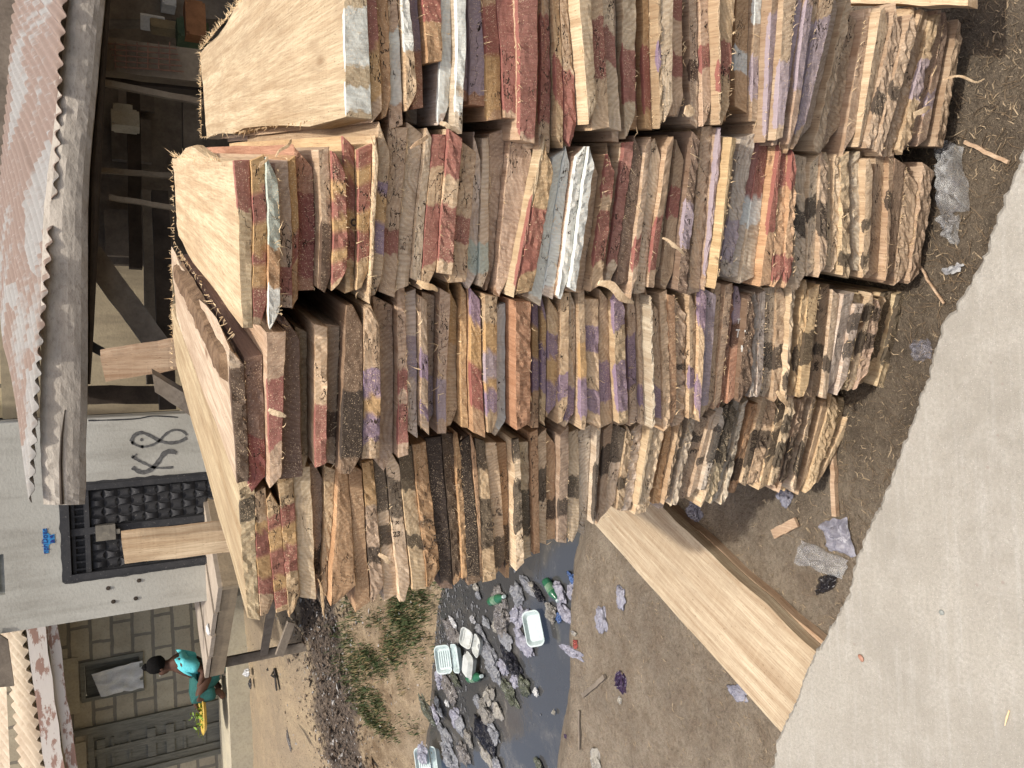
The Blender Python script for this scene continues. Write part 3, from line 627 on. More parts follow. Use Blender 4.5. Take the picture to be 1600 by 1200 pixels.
# concrete slab the camera stands above
t = N('cast_concrete'); v = t.coord('Object')
n1 = t.noise(v, 2.2, 5, .6); n2 = t.noise(v, 14, 6, .65); n3 = t.noise(v, 130, 3, .6); n4 = t.noise(v, 420, 2, .5)
st = t.noise(t.coord('Object', (3, 60, 3), rot=(0, 0, .9)), 1, 4, .6)
col = t.mix(t.ramp(n1, [(.38, 0), (.62, 1)]), (.315, .295, .25), (.25, .232, .195))
col = t.mix(t.ramp(n2, [(.45, 0), (.72, .55)]), col, (.385, .365, .32))
col = t.mix(t.ramp(st, [(.52, 0), (.75, .4)]), col, (.41, .40, .365))
col = t.mix(t.ramp(n3, [(.40, 0), (.70, .6)]), col, (.22, .205, .175))
col = t.mix(t.ramp(n4, [(.64, 0), (.70, .55)]), col, (.56, .53, .47))
col = t.mix(t.ramp(n4, [(.31, .55), (.36, 0)]), col, (.16, .14, .12))
vo = t.n('ShaderNodeTexVoronoi', {'Vector': v, 'Scale': 17.})
col = t.mix(t.ramp(vo.outputs['Distance'], [(.045, .7), (.07, 0)]), col, (.24, .2, .17))
M_CONC = t.out(col, .9, t.bump(t.math('ADD', t.math('MULTIPLY', n3, .6), t.math('ADD', t.math('MULTIPLY', n4, .4), n2)), .55, .006))
ed = [onz(X, Y, .6) for X, Y in [(1600, 212), (1568, 300), (1530, 400), (1470, 500), (1440, 600), (1405, 700), (1365, 800), (1335, 870), (1318, 930), (1290, 985), (1262, 1035), (1240, 1090), (1215, 1140), (1203, 1200)]]
d0 = (ed[0]-ed[3]).normalized(); d1 = (ed[-1]-ed[-4]).normalized()
ed = [ed[0]+d0*1.6]+ed+[ed[-1]+d1*1.8]
pts = []
for a, b in zip(ed, ed[1:]):
    n = max(1, int((b-a).length/.006))
    pts += [a.lerp(b, k/n) for k in range(n)]
nrm2 = Vector((.45, .89, 0))
def offs(k, o_, z): 
    p = pts[k]; j = .012*nz(k*.03, 1)+.007*nz(k*.11, 5)+.007*nz(k*.3, 9)+.004*nz(k*1.1, 3)
    return Vector((p.x, p.y, z))+nrm2*(j*(1 if o_ < .03 else .2)-o_)
rows = [[offs(k, -.004, .44) for k in range(len(pts))], [offs(k, .0, .574+.008*nz(k*.3)) for k in range(len(pts))], [offs(k, .004, .592+.004*nz(k*.5)) for k in range(len(pts))], [offs(k, .013+.006*nz(k*.25, 4), .6) for k in range(len(pts))], [offs(k, .08, .6) for k in range(len(pts))]]
back = [Vector((p.x*1., min(p.y, 3)-3.2, .6)) for p in pts]
sv_ = []; sf_ = []
for r_ in rows+[back, [Vector((p.x, p.y, .44)) for p in back]]: sv_ += r_
n = len(pts)
for r_ in range(6):
    for k in range(n-1): a = r_*n+k; sf_.append((a, a+1, a+n+1, a+n))
slab = fixn(mesh_obj('pavement', sv_, sf_, M_CONC)); tag(slab, kind='structure')
M_PEB = simple('brown_pebble', (.30, .14, .09), (.42, .25, .18), 60, .8, .5, .004)
M_PEBG = simple('grey_pebble', (.20, .22, .20), (.30, .31, .29), 60, .8, .5, .004)
def blob(name, P, r, mat, seed=0, amp=.25, sub=2, freq=1.2, parent=None, rz=0., smooth=True):
    bm = bmesh.new(); bmesh.ops.create_icosphere(bm, subdivisions=sub, radius=1)
    for v_ in bm.verts:
        c = v_.co.copy(); k = 1+amp*noise.noise(c*freq+Vector((seed*3.1, seed, 0)))+amp*.5*noise.noise(c*freq*2.7+Vector((seed, 2, seed)))
        v_.co = Vector((c.x*r[0]*k, c.y*r[1]*k, c.z*r[2]*k))
    if rz: bmesh.ops.rotate(bm, verts=bm.verts, cent=(0, 0, 0), matrix=Matrix.Rotation(rz, 3, 'Z'))
    me = bpy.data.meshes.new(name); bm.to_mesh(me); bm.free(); me.materials.append(mat)
    if smooth: me.polygons.foreach_set('use_smooth', [True]*len(me.polygons))
    o = bpy.data.objects.new(name, me); C.objects.link(o)
    if parent: o.parent = parent; o.location = Vector(P)-parent.location
    else: o.location = P
    return o
tag(blob('pebble', onz(1345, 1028, .604), (.010, .006, .004), M_PEB, 1, .3, rz=.6), 'small reddish brown stone lying on the pale concrete slab', 'pebble')
tag(blob('pebble', onz(1471, 957, .603), (.006, .006, .003), M_PEBG, 2, .2), 'tiny round grey stone set in the pale concrete slab', 'pebble')
m = MB(); a = onz(1577, 1110, .603); b = onz(1570, 1134, .603); m.tube([a, a.lerp(b, .5)+Vector((.001, 0, .001)), b], [.0015, .0022, .0008], 5)
o = m.obj('wood_sliver', M_FIB); tag(o, 'pale wood sliver lying on the concrete slab at the photo corner', 'splinter')

TONE['q'] = (.47, .40, .295)
# plank lying on the ground from under the stack to the slab
def ground_plank(pix, z0, th, label, tone, seed, drop=0.):
    P = [onz(X, Y, z) for X, Y, z in pix]       # far-left, far-right, near-right, near-left
    n = 40; rng = random.Random(seed); c0 = sum(P, Vector())/4
    ax = ((P[3]+P[2])/2-(P[0]+P[1])/2); L = ax.length; ax.normalize(); sd_ = ax.cross(Vector((0, 0, 1))).normalized()
    vs = []; fs = []
    for i in range(n+1):
        t_ = i/n; A = P[0].lerp(P[3], t_)+sd_*.006*nz(seed+t_*5); B = P[1].lerp(P[2], t_)+sd_*.012*nz(seed+9+t_*5)
        k6 = 8
        for j in range(k6+1): vs.append(A.lerp(B, j/k6)+Vector((0, 0, .004*nz(t_*9, j*.4, seed))))
        vs.append(B-Vector((0, 0, th))); vs.append(A-Vector((0, 0, th)))
    r_ = 11
    for i in range(n):
        for j in range(r_): fs.append((i*r_+j, i*r_+(j+1) % r_, (i+1)*r_+(j+1) % r_, (i+1)*r_+j))
    fs += [tuple(range(r_)), tuple(n*r_+j for j in range(r_-1, -1, -1))]
    X_ = ax; Y_ = sd_; M = Matrix((Y_, X_, Y_.cross(X_))).transposed().to_4x4(); M.translation = c0; Mi = M.inverted()
    o = mesh_obj('ground_plank', [Mi @ v_ for v_ in vs], fs, M_LOOSE); o.matrix_world = M; fixn(o)
    o.color = (*TONE[tone], 1); return tag(o, label, 'plank')
ground_plank([(890, 775, .10), (1022, 782, .10), (1290, 1032, .10), (1226, 1150, .10)], .1, .05, 'wide pale plank lying on the earth from under the stack to the slab', 'q', 3)
ground_plank([(960, 775, .045), (1042, 785, .045), (1308, 1024, .045), (1250, 1145, .045)], .05, .04, 'brown plank lying underneath the wide pale plank on the earth', 'g', 5)
ground_plank([(1300, 4, .32), (1300, -90, .32), (1512, -90, .32), (1512, 9, .32)], .1, .04, 'edge of a loose pale board at the photo top above the topmost row end', 'c', 8)
# ------------------------------------------------------------------ white plastered building with the black woven door
def plaster(name, c1, c2, stain):
    t = N(name); v = t.coord('Object'); n1 = t.noise(v, .9, 6, .6); n2 = t.noise(t.coord('Object', (6, 6, 1.2)), 1, 5, .6); n3 = t.noise(v, 40, 4, .6)
    col = t.mix(t.ramp(n1, [(.38, 0), (.62, 1)]), c1, c2)
    col = t.mix(t.ramp(n2, [(.50, 0), (.76, .65)]), col, stain)
    col = t.mix(t.ramp(n3, [(.5, 0), (.8, .3)]), col, stain)
    return t.out(col, .9, t.bump(t.math('ADD', n3, n1), .3, .01))
M_WHITE = plaster('white_plaster', (.43, .425, .38), (.35, .34, .30), (.20, .19, .16))
M_PALE = plaster('pale_plaster', (.38, .32, .215), (.28, .235, .16), (.15, .125, .09))
M_IRON = simple('black_iron', (.030, .031, .034), (.05, .05, .052), 12, .7, .3, .004, spec=.25, spots=(.22, .21, .2))
M_SCRAWL = simple('charcoal_scrawl', (.07, .07, .07), (.16, .16, .155), 30, .9, .1)
M_RUST = simple('rusty_steel', (.20, .10, .06), (.10, .06, .045), 30, .8, .5)
M_BLUE = simple('blue_paint', (.03, .16, .42), (.05, .30, .58), 40, .6, .1)
M_DBLUE = simple('dark_blue_paint', (.02, .03, .16), (.03, .05, .22), 40, .6, .1)
YW = 7.5
zg = .62
xl = ony(145, 967, YW).x; xr = ony(200, 651, YW).x
org = Vector((xl, YW, zg))
bld = empty('plastered_building', org, 'white plastered building with charcoal scrawls beside a black woven metal door', 'building')
dx0, dx1 = ony(180, 898, YW).x, ony(180, 753, YW).x; dz1 = ony(98, 825, YW).z
m = MB(); T_ = 5.4
def wallbox(m, x0, x1, y0, y1, z0, z1, mi=0): m.box(((x0+x1)/2, (y0+y1)/2, (z0+z1)/2), (x1-x0, y1-y0, z1-z0), mi)
wz = ony(7, 900, YW).z; wx0, wx1 = ony(3, 930, YW).x, ony(3, 866, YW).x
wallbox(m, xl, dx0, YW, YW+.25, zg-.3, wz)
wallbox(m, dx1, xr, YW, YW+.25, zg-.3, wz)
wallbox(m, dx0, dx1, YW, YW+.25, dz1, wz)
wallbox(m, xl, wx0, YW, YW+.25, wz, T_); wallbox(m, wx1, xr, YW, YW+.25, wz, T_); wallbox(m, wx0, wx1, YW, YW+.25, wz+1.1, T_)
wallbox(m, xl, xl+.25, YW+.25, YW+3.6, zg-.3, T_); wallbox(m, xr-.25, xr, YW+.25, YW+3.6, zg-.3, T_); wallbox(m, xl, xr, YW+3.6, YW+3.8, zg-.3, T_)
child(m.obj('wall', M_WHITE, origin=org), bld)
m = MB(); wallbox(m, xl-.4, xr+.4, YW-.3, YW+4, T_+.002, T_+.12); child(m.obj('roof', M_RUST, origin=org), bld)
win = MB(); wallbox(win, wx0, wx1, YW+.08, YW+.12, wz, wz+1.1)
for k in range(5): win.box(((wx0+wx1)/2, YW+.06, wz+.12+.2*k), (wx1-wx0-.04, .02, .15))
wo = child(win.obj('window', simple('grey_shutter', (.2, .21, .21), (.28, .29, .28), 8, .6, .2), origin=org), bld)
# door: frame, leaf with two ranks of woven strips, lock box
m = MB(); fw = .05
wallbox(m, dx0, dx0+fw, YW-.02, YW+.1, zg-.05, dz1); wallbox(m, dx1-fw, dx1, YW-.02, YW+.1, zg-.05, dz1); wallbox(m, dx0+fw, dx1-fw, YW-.02, YW+.1, dz1-fw, dz1)
dframe = m.obj('door', M_IRON, origin=org); child(dframe, bld)
m = MB(); wallbox(m, dx0+fw, dx1-fw, YW+.05, YW+.09, zg-.05, dz1-fw)
xm = (dx0+dx1)/2; wallbox(m, xm-.03, xm+.03, YW+.005, YW+.05, zg, dz1-fw)
zt = ony(136, 825, YW).z
wallbox(m, dx0+fw, dx1-fw, YW+.01, YW+.05, zt-.02, zt+.02)
for k in range(5):
    for s_ in (-1, 1):
        x = xm+s_*(.07+.062*k)
        if dx0+fw < x < dx1-fw: wallbox(m, x-.008, x+.008, YW+.02, YW+.05, zt+.02, dz1-fw-.03)
wallbox(m, dx0+fw, dx1-fw, YW+.018, YW+.05, zt+.09, zt+.115)
lf = m.obj('door_leaf', M_IRON, origin=org); lf.parent = dframe; lf.location = (0, 0, 0)
for s_ in (0, 1):
    m = MB(); xa, xb = (dx0+fw+.01, xm-.035) if s_ == 0 else (xm+.035, dx1-fw-.01)
    nc = 4; cw = (xb-xa)/nc; ch = .105; k = 0; z = zt-.03-ch
    while z > zg:
        for i in range(nc):
            over = (i+k) % 2; x0 = xa+i*cw; N_ = 5; vs = []; fs = []
            for a in range(N_+1):
                for b in range(N_+1):
                    u_, v_ = a/N_, b/N_; bul = math.sin(math.pi*(u_ if over else v_))*.022
                    ww = .5+.36*math.sin(math.pi*(v_ if not over else u_)) if True else 1
                    if over: px = x0+cw*u_; pz = z+ch*(.5+(v_-.5)*2*(.26+.22*(1-math.sin(math.pi*u_))))
                    else: pz = z+ch*v_; px = x0+cw*(.5+(u_-.5)*2*(.26+.22*(1-math.sin(math.pi*v_))))
                    vs.append((px, YW+.045-bul, pz))
            for a in range(N_):
                for b in range(N_): q = a*(N_+1)+b; fs.append((q, q+1, q+N_+2, q+N_+1))
            m.add(vs, fs)
        z -= ch; k += 1
    wp = m.obj('woven_panel', M_IRON, smooth=True, origin=org); wp.parent = dframe; wp.location = (0, 0, 0)
c = ony(165, 831, YW); m = MB(); wallbox(m, c.x-.065, c.x+.065, YW-.06, YW+.03, c.z-.075, c.z+.075); wallbox(m, c.x-.02, c.x+.02, YW-.055, YW+.02, c.z-.11, c.z-.077)
lk = m.obj('lock_box', simple('worn_grey_steel', (.22, .20, .16), (.13, .12, .10), 20, .6, .4), origin=org); lk.parent = dframe; lk.location = (0, 0, 0)
lk['label'] = 'worn grey lock box'
# ragged black paint round the door
m = MB(); rng = random.Random(3); vs = []; 
per = [(dx0-.012, zg)] + [(dx0-.02-.02*abs(nz(k*.5)), lerp(zg, dz1, k/30)) for k in range(31)] + [(lerp(dx0, dx1, k/16), dz1+.02+.015*nz(k*.6, 4)) for k in range(17)] + [(dx1+.02+.02*abs(nz(k*.5, 9)), lerp(dz1, zg, k/30)) for k in range(31)]
inn = [(min(max(x, dx0), dx1), min(z, dz1)) for x, z in per]
vs = [(x, YW-.004, z) for x, z in per]+[(x, YW-.004, z) for x, z in inn]; n = len(per)
m.add(vs, [(k, k+1, n+k+1, n+k) for k in range(n-1)]); child(m.obj('door_surround', M_IRON, origin=org), bld)
def stroke(pts, w, name, mat, dots=()):
    m = MB(); P = [ony(X, Y, YW) for X, Y in pts]
    S = []
    for k in range(len(P)-1):
        p0, p1, p2, p3 = P[max(k-1, 0)], P[k], P[k+1], P[min(k+2, len(P)-1)]
        for j in range(6):
            t_ = j/6; S.append(.5*((2*p1)+(p2-p0)*t_+(2*p0-5*p1+4*p2-p3)*t_*t_+(3*p1-p0-3*p2+p3)*t_**3))
    S.append(P[-1]); vs = []
    for k, p in enumerate(S):
        d = (S[min(k+1, len(S)-1)]-S[max(k-1, 0)]).normalized(); s_ = Vector((-d.z, 0, d.x)); ww = w*(1+.5*nz(k*.4, w*99))
        vs += [Vector((p.x, YW-.003, p.z))+s_*ww/2, Vector((p.x, YW-.003, p.z))-s_*ww/2]
    m.add(vs, [(2*k, 2*k+1, 2*k+3, 2*k+2) for k in range(len(S)-1)])
    for X, Y in dots:
        p = ony(X, Y, YW); m.add([(p.x+.016*math.cos(a*.785), YW-.003, p.z+.012*math.sin(a*.785)) for a in range(8)], [tuple(range(8))])
    return child(m.obj(name, mat, origin=org), bld)
stroke([(205, 690), (210, 680), (222, 676), (237, 682), (250, 689), (265, 692), (280, 690), (292, 684)], .030, 'charcoal_scrawl', M_SCRAWL, [(221, 687), (207, 692)])
stroke([(205, 690), (212, 695), (222, 698), (235, 696), (247, 690), (258, 679), (270, 672), (284, 673), (292, 680)], .020, 'charcoal_scrawl', M_SCRAWL, [(222, 698)])
stroke([(207, 730), (214, 735), (223, 738), (235, 734), (246, 723), (256, 709), (266, 705), (276, 708)], .036, 'charcoal_scrawl', M_SCRAWL)
stroke([(206, 712), (214, 718), (226, 724), (240, 730), (256, 731), (270, 730)], .022, 'charcoal_scrawl', M_SCRAWL)
stroke([(206, 716), (214, 709)], .014, 'charcoal_scrawl', M_SCRAWL)
stroke([(138, 657), (180, 656), (215, 654), (240, 650), (278, 652)], .012, 'wall_cable', M_IRON)
for X, Y in [(217, 907), (212, 935), (177, 940), (169, 919)]:
    p = ony(X, Y, YW); m = MB(); m.tube([(p.x, YW-.004, p.z), (p.x, YW-.001, p.z)], .018, 10)
    m.tube([(p.x, YW-.012, p.z), (p.x, YW-.004, p.z)], .013, 8)
    child(m.obj('vent_hole', M_DARKW, origin=org), bld)
# blue stencil
def wallpoly(pix, y, mat, name, parent, yy=-.003):
    P = [ony(X, Y, y) for X, Y in pix]; m = MB(); m.add([(p.x, y+yy, p.z) for p in P], [tuple(range(len(P)))]); o = m.obj(name, mat, origin=parent.location); o.parent = parent; o.location = (0, 0, 0); return o
wallpoly([(66.5, 826), (73.5, 826), (74, 832), (79, 836), (85, 834), (86, 848), (79, 849), (76, 852), (76, 864), (68.5, 864)], YW, M_BLUE, 'blue_stencil', bld)
fp = bpy.data.curves.new('stencil_lettering', 'FONT'); fp.body = 'nphDoec'; fp.size = .058; fp.align_x = 'CENTER'; fp.extrude = .0008
to = bpy.data.objects.new('stencil_lettering', fp); C.objects.link(to); dg = bpy.context.evaluated_depsgraph_get()
me_ = bpy.data.meshes.new_from_object(to.evaluated_get(dg)); bpy.data.objects.remove(to)
to = bpy.data.objects.new('stencil_lettering', me_); C.objects.link(to); me_.materials.clear(); me_.materials.append(M_DBLUE)
P = ony(74, 845, YW); to.parent = bld; to.location = Vector((P.x, YW-.005, P.z))-org; to.rotation_euler = (math.pi/2, 0, 0)
wallpoly([(77.5, 837), (80, 842), (84, 835), (80.5, 836.5)], YW, M_DBLUE, 'stencil_mark', bld, -.006)
wallpoly([(77.5, 847.5), (81, 843), (84.5, 842.5), (84.5, 848)], YW, M_DBLUE, 'stencil_mark', bld, -.006)

# yellowish house behind, dark house beyond, slit between
def simple_wall(name, x0, x1, y, z1, mat, label, cat, depth=.3, z0=.3, blocks=None):
    m = MB(); wallbox(m, x0, x1, y, y+depth, z0, z1); og = Vector(((x0+x1)/2, y, z0)); return tag(m.obj(name, mat, origin=og), label, cat)
def blockmat(name, c1, c2, mort, bump=.5, sc=(1, 1, 1), dirt=(.12, .11, .095)):
    t = N(name); v = t.coord('Object', rot=(math.radians(90), 0, 0), scale=sc)
    tc = t.n('ShaderNodeTexCoord'); sx = t.n('ShaderNodeSeparateXYZ', {0: tc.outputs['Object']}); wob = t.noise(tc.outputs['Object'], 4, 4, .6)
    cx = t.n('ShaderNodeCombineXYZ', {0: t.math('MULTIPLY_ADD', wob, .05, sx.outputs[0]), 1: t.math('MULTIPLY_ADD', wob, .04, sx.outputs[2])})
    br = t.n('ShaderNodeTexBrick', {'Vector': cx.outputs[0], 'Scale': 1., 'Mortar Size': .022, 'Mortar Smooth': .25, 'Brick Width': .44, 'Row Height': .245, 'Bias': 0.})
    t.set(br, 'Color1', c1); t.set(br, 'Color2', c2); t.set(br, 'Mortar', mort)
    n2 = t.noise(tc.outputs['Object'], 2.1, 5, .65); n3 = t.noise(tc.outputs['Object'], 35, 4, .65)
    col = t.mix(t.ramp(n2, [(.45, 0), (.7, .6)]), br.outputs[0], t.mix(1., br.outputs[0], (.55, .53, .5), 'MULTIPLY'))
    col = t.mix(t.ramp(n3, [(.5, 0), (.75, .4)]), col, dirt)
    return t.out(col, .95, t.bump(t.math('ADD', t.math('MULTIPLY', br.outputs['Fac'], -1.), t.math('MULTIPLY', n3, .4)), bump, .02))
M_BLOCK = blockmat('sandcrete_blocks', (.40, .36, .27), (.33, .295, .225), (.19, .175, .145))
M_BLOCKY = blockmat('yellow_blocks', (.62, .52, .33), (.55, .46, .29), (.22, .19, .14))
simple_wall('block_house', xr+.02, ony(20, 545, 9.4).x, 9.4, 4.6, M_BLOCKY, 'yellowish block house peeking between the white building and the shed roof', 'building', 3.)
simple_wall('dark_house', ony(20, 543, 11).x, ony(20, 380, 11).x, 11, ony(0, 415, 11).z+.6, simple('slate_blue_wall', (.045, .05, .07), (.07, .075, .09), 3), 'dark slate blue house wall above the far edge of the shed roof', 'building', 3.)

# ------------------------------------------------------------------ block house with window and door, person in front
YH = 11.5; zh = .76
hx0, hx1 = ony(200, 1330, YH).x, ony(200, 900, YH).x+.6
org = Vector((ony(300, 1100, YH).x, YH, zh))
hs = empty('block_house', org, 'grey sandcrete block house with a grey panelled door and a cloth-hung window', 'building')
wx0, wx1 = ony(170, 1089, YH).x, ony(170, 1027, YH).x; wz1, wz0 = ony(126, 1060, YH).z, ony(225, 1055, YH).z
ddx0, ddx1 = ony(230, 1205, YH).x, ony(230, 1122, YH).x; ddz1 = ony(137, 1160, YH).z; H1 = ony(62, 1080, YH).z+.35
m = MB()
wallbox(m, hx0, ddx0, YH, YH+.22, zh-.3, H1); wallbox(m, ddx1, wx0, YH, YH+.22, zh-.3, H1); wallbox(m, wx1, hx1, YH, YH+.22, zh-.3, H1)
wallbox(m, ddx0, ddx1, YH, YH+.22, ddz1, H1); wallbox(m, wx0, wx1, YH, YH+.22, zh-.3, wz0); wallbox(m, wx0, wx1, YH, YH+.22, wz1, H1)
wallbox(m, hx0, hx1, YH+3.8, YH+4, zh-.3, H1); wallbox(m, hx0, hx0+.2, YH+.22, YH+3.8, zh-.3, H1); wallbox(m, hx1-.2, hx1, YH+.22, YH+3.8, zh-.3, H1)
child(m.obj('wall', M_BLOCK, origin=org), hs)
M_LINT = simple('cast_lintel', (.42, .38, .28), (.34, .31, .24), 4, .95, .4)
m = MB(); wallbox(m, wx0-.12, wx1+.08, YH-.02, YH-.003, wz1+.02, wz1+.30); child(m.obj('lintel', M_LINT, origin=org), hs)
m = MB(); wallbox(m, ddx0-.2, ddx1-.12, YH-.02, YH-.003, ddz1+.02, ddz1+.36); child(m.obj('lintel', M_LINT, origin=org), hs)
M_GWOOD = simple('grey_green_timber', (.20, .195, .165), (.12, .12, .10), 6, .8, .5, .01, (8, 8, 1))
m = MB()
for a in ((wx0, wx0+.05, wz0, wz1), (wx1-.05, wx1, wz0, wz1), (wx0+.05, wx1-.05, wz1-.05, wz1), (wx0+.05, wx1-.05, wz0, wz0+.05)): wallbox(m, a[0], a[1], YH-.03, YH+.06, a[2], a[3])
wf = child(m.obj('window', M_GWOOD, origin=org), hs)
m = MB(); wallbox(m, wx0+.05, wx1-.05, YH+.12, YH+.15, wz0+.05, wz1-.05); 
for k in range(4): m.box((lerp(wx0+.1, wx1-.1, k/3), YH+.10, (wz0+wz1)/2), (.11, .03, wz1-wz0-.12))
q = m.obj('shutter', M_GWOOD, origin=org); q.parent = wf; q.location = (0, 0, 0)
vs = []; fs = []; nA, nB = 24, 20      # cloth hung over the window
ctop, cbot = ony(143, 1060, YH).z, ony(223, 1050, YH).z
for i in range(nA+1):
    for j in range(nB+1):
        u_, v_ = i/nA, j/nB; z = lerp(ctop, cbot, u_)-.10*(1-v_)*(1-u_); x = lerp(wx0+.04, wx1-.10-.06*(1-u_), v_)
        vs.append(Vector((x, YH-.05-.03*math.sin(v_*14+3*nz(u_*3, v_*2))*(.3+.7*u_)-.03*nz(u_*5, v_*5), z))-org)
for i in range(nA):
    for j in range(nB): k = i*(nB+1)+j; fs.append((k, k+1, k+nB+2, k+nB+1))
M_CLOTH = simple('white_cloth', (.62, .62, .60), (.5, .5, .49), 8, .9, .3)
q = mesh_obj('window_cloth', vs, fs, M_CLOTH, hs, True); q['label'] = 'creased white cloth hung in the window'
m = MB()
for a in ((ddx0, ddx0+.07, zh, ddz1), (ddx1-.07, ddx1, zh, ddz1), (ddx0+.07, ddx1-.07, ddz1-.07, ddz1)): wallbox(m, a[0], a[1], YH-.03, YH+.1, a[2], a[3])
df = child(m.obj('door', M_GWOOD, origin=org), hs)
m = MB(); wallbox(m, ddx0+.07, ddx1-.07, YH+.05, YH+.09, zh+.03, ddz1-.07)
zA, zB = lerp(zh, ddz1, .42), lerp(zh, ddz1, .55); W_ = ddx1-ddx0-.14
for x in (0, .48, .93): wallbox(m, ddx0+.07+W_*x, ddx0+.07+W_*x+.09, YH+.015, YH+.05, zh+.03, ddz1-.07)
for z in (zh+.05, zA, zB, ddz1-.2): wallbox(m, ddx0+.17, ddx1-.16, YH+.022, YH+.05, z, z+.10)
for z in (zh+.35, zh+.6, zB+.3, zB+.5): wallbox(m, ddx0+.17, ddx1-.16, YH+.03, YH+.05, z, z+.03)
q = m.obj('door_leaf', M_GWOOD, origin=org); q.parent = df; q.location = (0, 0, 0)
px = ony(200, 1128, YH).x; m = MB(); wallbox(m, px-.03, px+.05, YH-.06, YH-.003, zh, H1-.2); child(m.obj('timber_post', M_GWOOD, origin=org), hs)
m = MB(); zp = ony(350, 1040, 10.7).z; wallbox(m, hx0, hx1, 10.38, YH-.003, zp-.5, zp); child(m.obj('plinth', M_LINT, origin=org), hs)
# sheet roof and its fascia
def corr(P0, P1, D, n_per_m, amp, seglen, mat, name, jag=.0, nv=10, fall=0., stretch=None):
    e = (P1-P0); L = e.length; e.normalize(); nr = e.cross(D).normalized()
    if nr.z < 0: nr = -nr
    per = n_per_m; cols = int(L*per*8); vs = []; fs = []; rng = random.Random(int(L*100))
    for i in range(cols+1):
        a = L*i/cols; sheet = int(a/.72); jj = jag*(nz(sheet*3.3, 1)+.35*nz(a*3.1, 5)+.25*nz(a*17, 2))
        for j in range(nv+1):
            b = seglen*j/nv; base = P0+e*a+D*(b+(jj if j == 0 else 0))
            step = int(b/1.7+.37*(sheet % 2)); h = amp*math.sin(2*math.pi*a*per)+.010*(step % 2)+.006*(sheet % 2)+.02*nz(a*.9, b*.8)*(1 if jag else .3)
            vs.append(base+nr*h)
    for i in range(cols):
        for j in range(nv): k = i*(nv+1)+j; fs.append((k, k+1, k+nv+2, k+nv+1))
    return vs, fs
def add_solid(o, t_): 
    md = o.modifiers.new('thickness', 'SOLIDIFY'); md.thickness = t_; md.offset = -1
t = N('old_beige_sheet'); v = t.coord('Object'); n1 = t.noise(v, 1.4, 5, .6); n2 = t.noise(v, 12, 5, .6)
col = t.mix(t.ramp(n1, [(.4, 0), (.62, 1)]), (.50, .43, .33), (.38, .31, .23)); col = t.mix(t.ramp(n2, [(.5, 0), (.75, .6)]), col, (.26, .19, .13))
M_SHEETB = t.out(col, .8, t.bump(n2, .2, .01))
Pa, Pb = ony(50, 960, YH-.75), ony(88, 1215, YH-.75)
zroof = (Pa.z+Pb.z)/2
Pa = Vector((hx1, YH-.75, Pa.z+.25)); Pb = Vector((hx0, YH-.75, ony(88, 1215, YH-.75).z-.3))
Pa = ony(46, 940, YH-.75); Pb = ony(88, 1230, YH-.75); dd = (Pb-Pa).normalized(); Pa = Pa-dd*.8; Pb = Pb+dd*1.
vs, fs = corr(Pb+Vector((0, 0, .10)), Pa+Vector((0, 0, .10)), Vector((.30, 1, .42)).normalized(), 7, .028, 5.2, M_SHEETB, 'roof', nv=8)
o = mesh_obj('roof', [v_-org for v_ in vs], fs, M_SHEETB, hs, True); fixn(o); add_solid(o, .004)
t = N('flaking_white_fascia'); v = t.coord('Object', (2, 1, 6)); n1 = t.noise(v, 1.6, 6, .7)
M_FASC = t.out(t.mix(t.ramp(n1, [(.50, 0), (.54, 1)]), (.62, .58, .54), (.33, .21, .17)), .85, t.bump(n1, .4, .01))
m = MB(); m.bar(Pa+Vector((0, -.02, -.02)), Pb+Vector((0, -.02, -.02)), .19, .03, n=14, rough=.02); m.bar(Pa+Vector((0, .04, -.18)), Pb+Vector((0, .04, -.18)), .12, .025, n=14, rough=.03)
child(m.obj('fascia', M_FASC, origin=org), hs)
# dark strip of bent sheet hanging from the white building's eave
m = MB(); a = ony(-12, 985, YW-.05); b = ony(12, 1000, YW-.05); c_ = ony(22, 1072, YW-.05); d_ = ony(-14, 1075, YW-.05)
m.hexa([a, b, c_, d_]+[p+Vector((0, .03, 0)) for p in (a, b, c_, d_)])
tag(m.obj('bent_roof_sheet', M_SHED, origin=a), 'dark bent scrap of roofing hanging at the photo left edge below the white wall', 'roof sheet')

# ------------------------------------------------------------------ the shed
YS = 4.85
og = ony(150, 760, YS); og.z = .5; og = Vector((og.x, YS, .5))
shed = empty('timber_shed', og, 'open dark timber shed under a rusty corrugated roof behind the plank stacks', 'shed')
t = N('rusty_corrugated_sheet'); v = t.coord('Object'); n1 = t.noise(t.coord('Object', (1, 1, 1)), 1.9, 5, .62, .5); n2 = t.noise(v, 17, 5, .65)
vo = t.n('ShaderNodeTexVoronoi', {'Vector': t.coord('Object', (1.5, .9, 1.), rot=(0, 0, .35)), 'Scale': 1.}, distance='CHEBYCHEV')
vc = t.n('ShaderNodeSeparateColor', {0: vo.outputs['Color']})
f_ = t.math('ADD', t.math('MULTIPLY', n1, 1.), t.math('MULTIPLY', vc.outputs[0], .42))
at = t.n('ShaderNodeSeparateXYZ', {0: t.coord('Object')}); f_ = t.math('ADD', f_, t.math('MULTIPLY_ADD', at.outputs[0], .10, -.27))
col = t.mix(t.ramp(f_, [(.58, 0), (.66, 1)]), (.255, .245, .225), (.205, .148, .115)); col = t.mix(t.ramp(n2, [(.52, 0), (.72, .5)]), col, (.17, .12, .095)); col = t.mix(t.ramp(n2, [(.3, .5), (.42, 0)]), col, (.36, .35, .325))
M_ROOF = t.out(col, .7, t.bump(n2, .25, .01), .4)
RD = ray(-95, -200).normalized()
e0, e1 = ony(50, 785, YS-.15), ony(104, 0, YS-.15); ee = (e1-e0).normalized()
PR1 = e1+ee*2.2
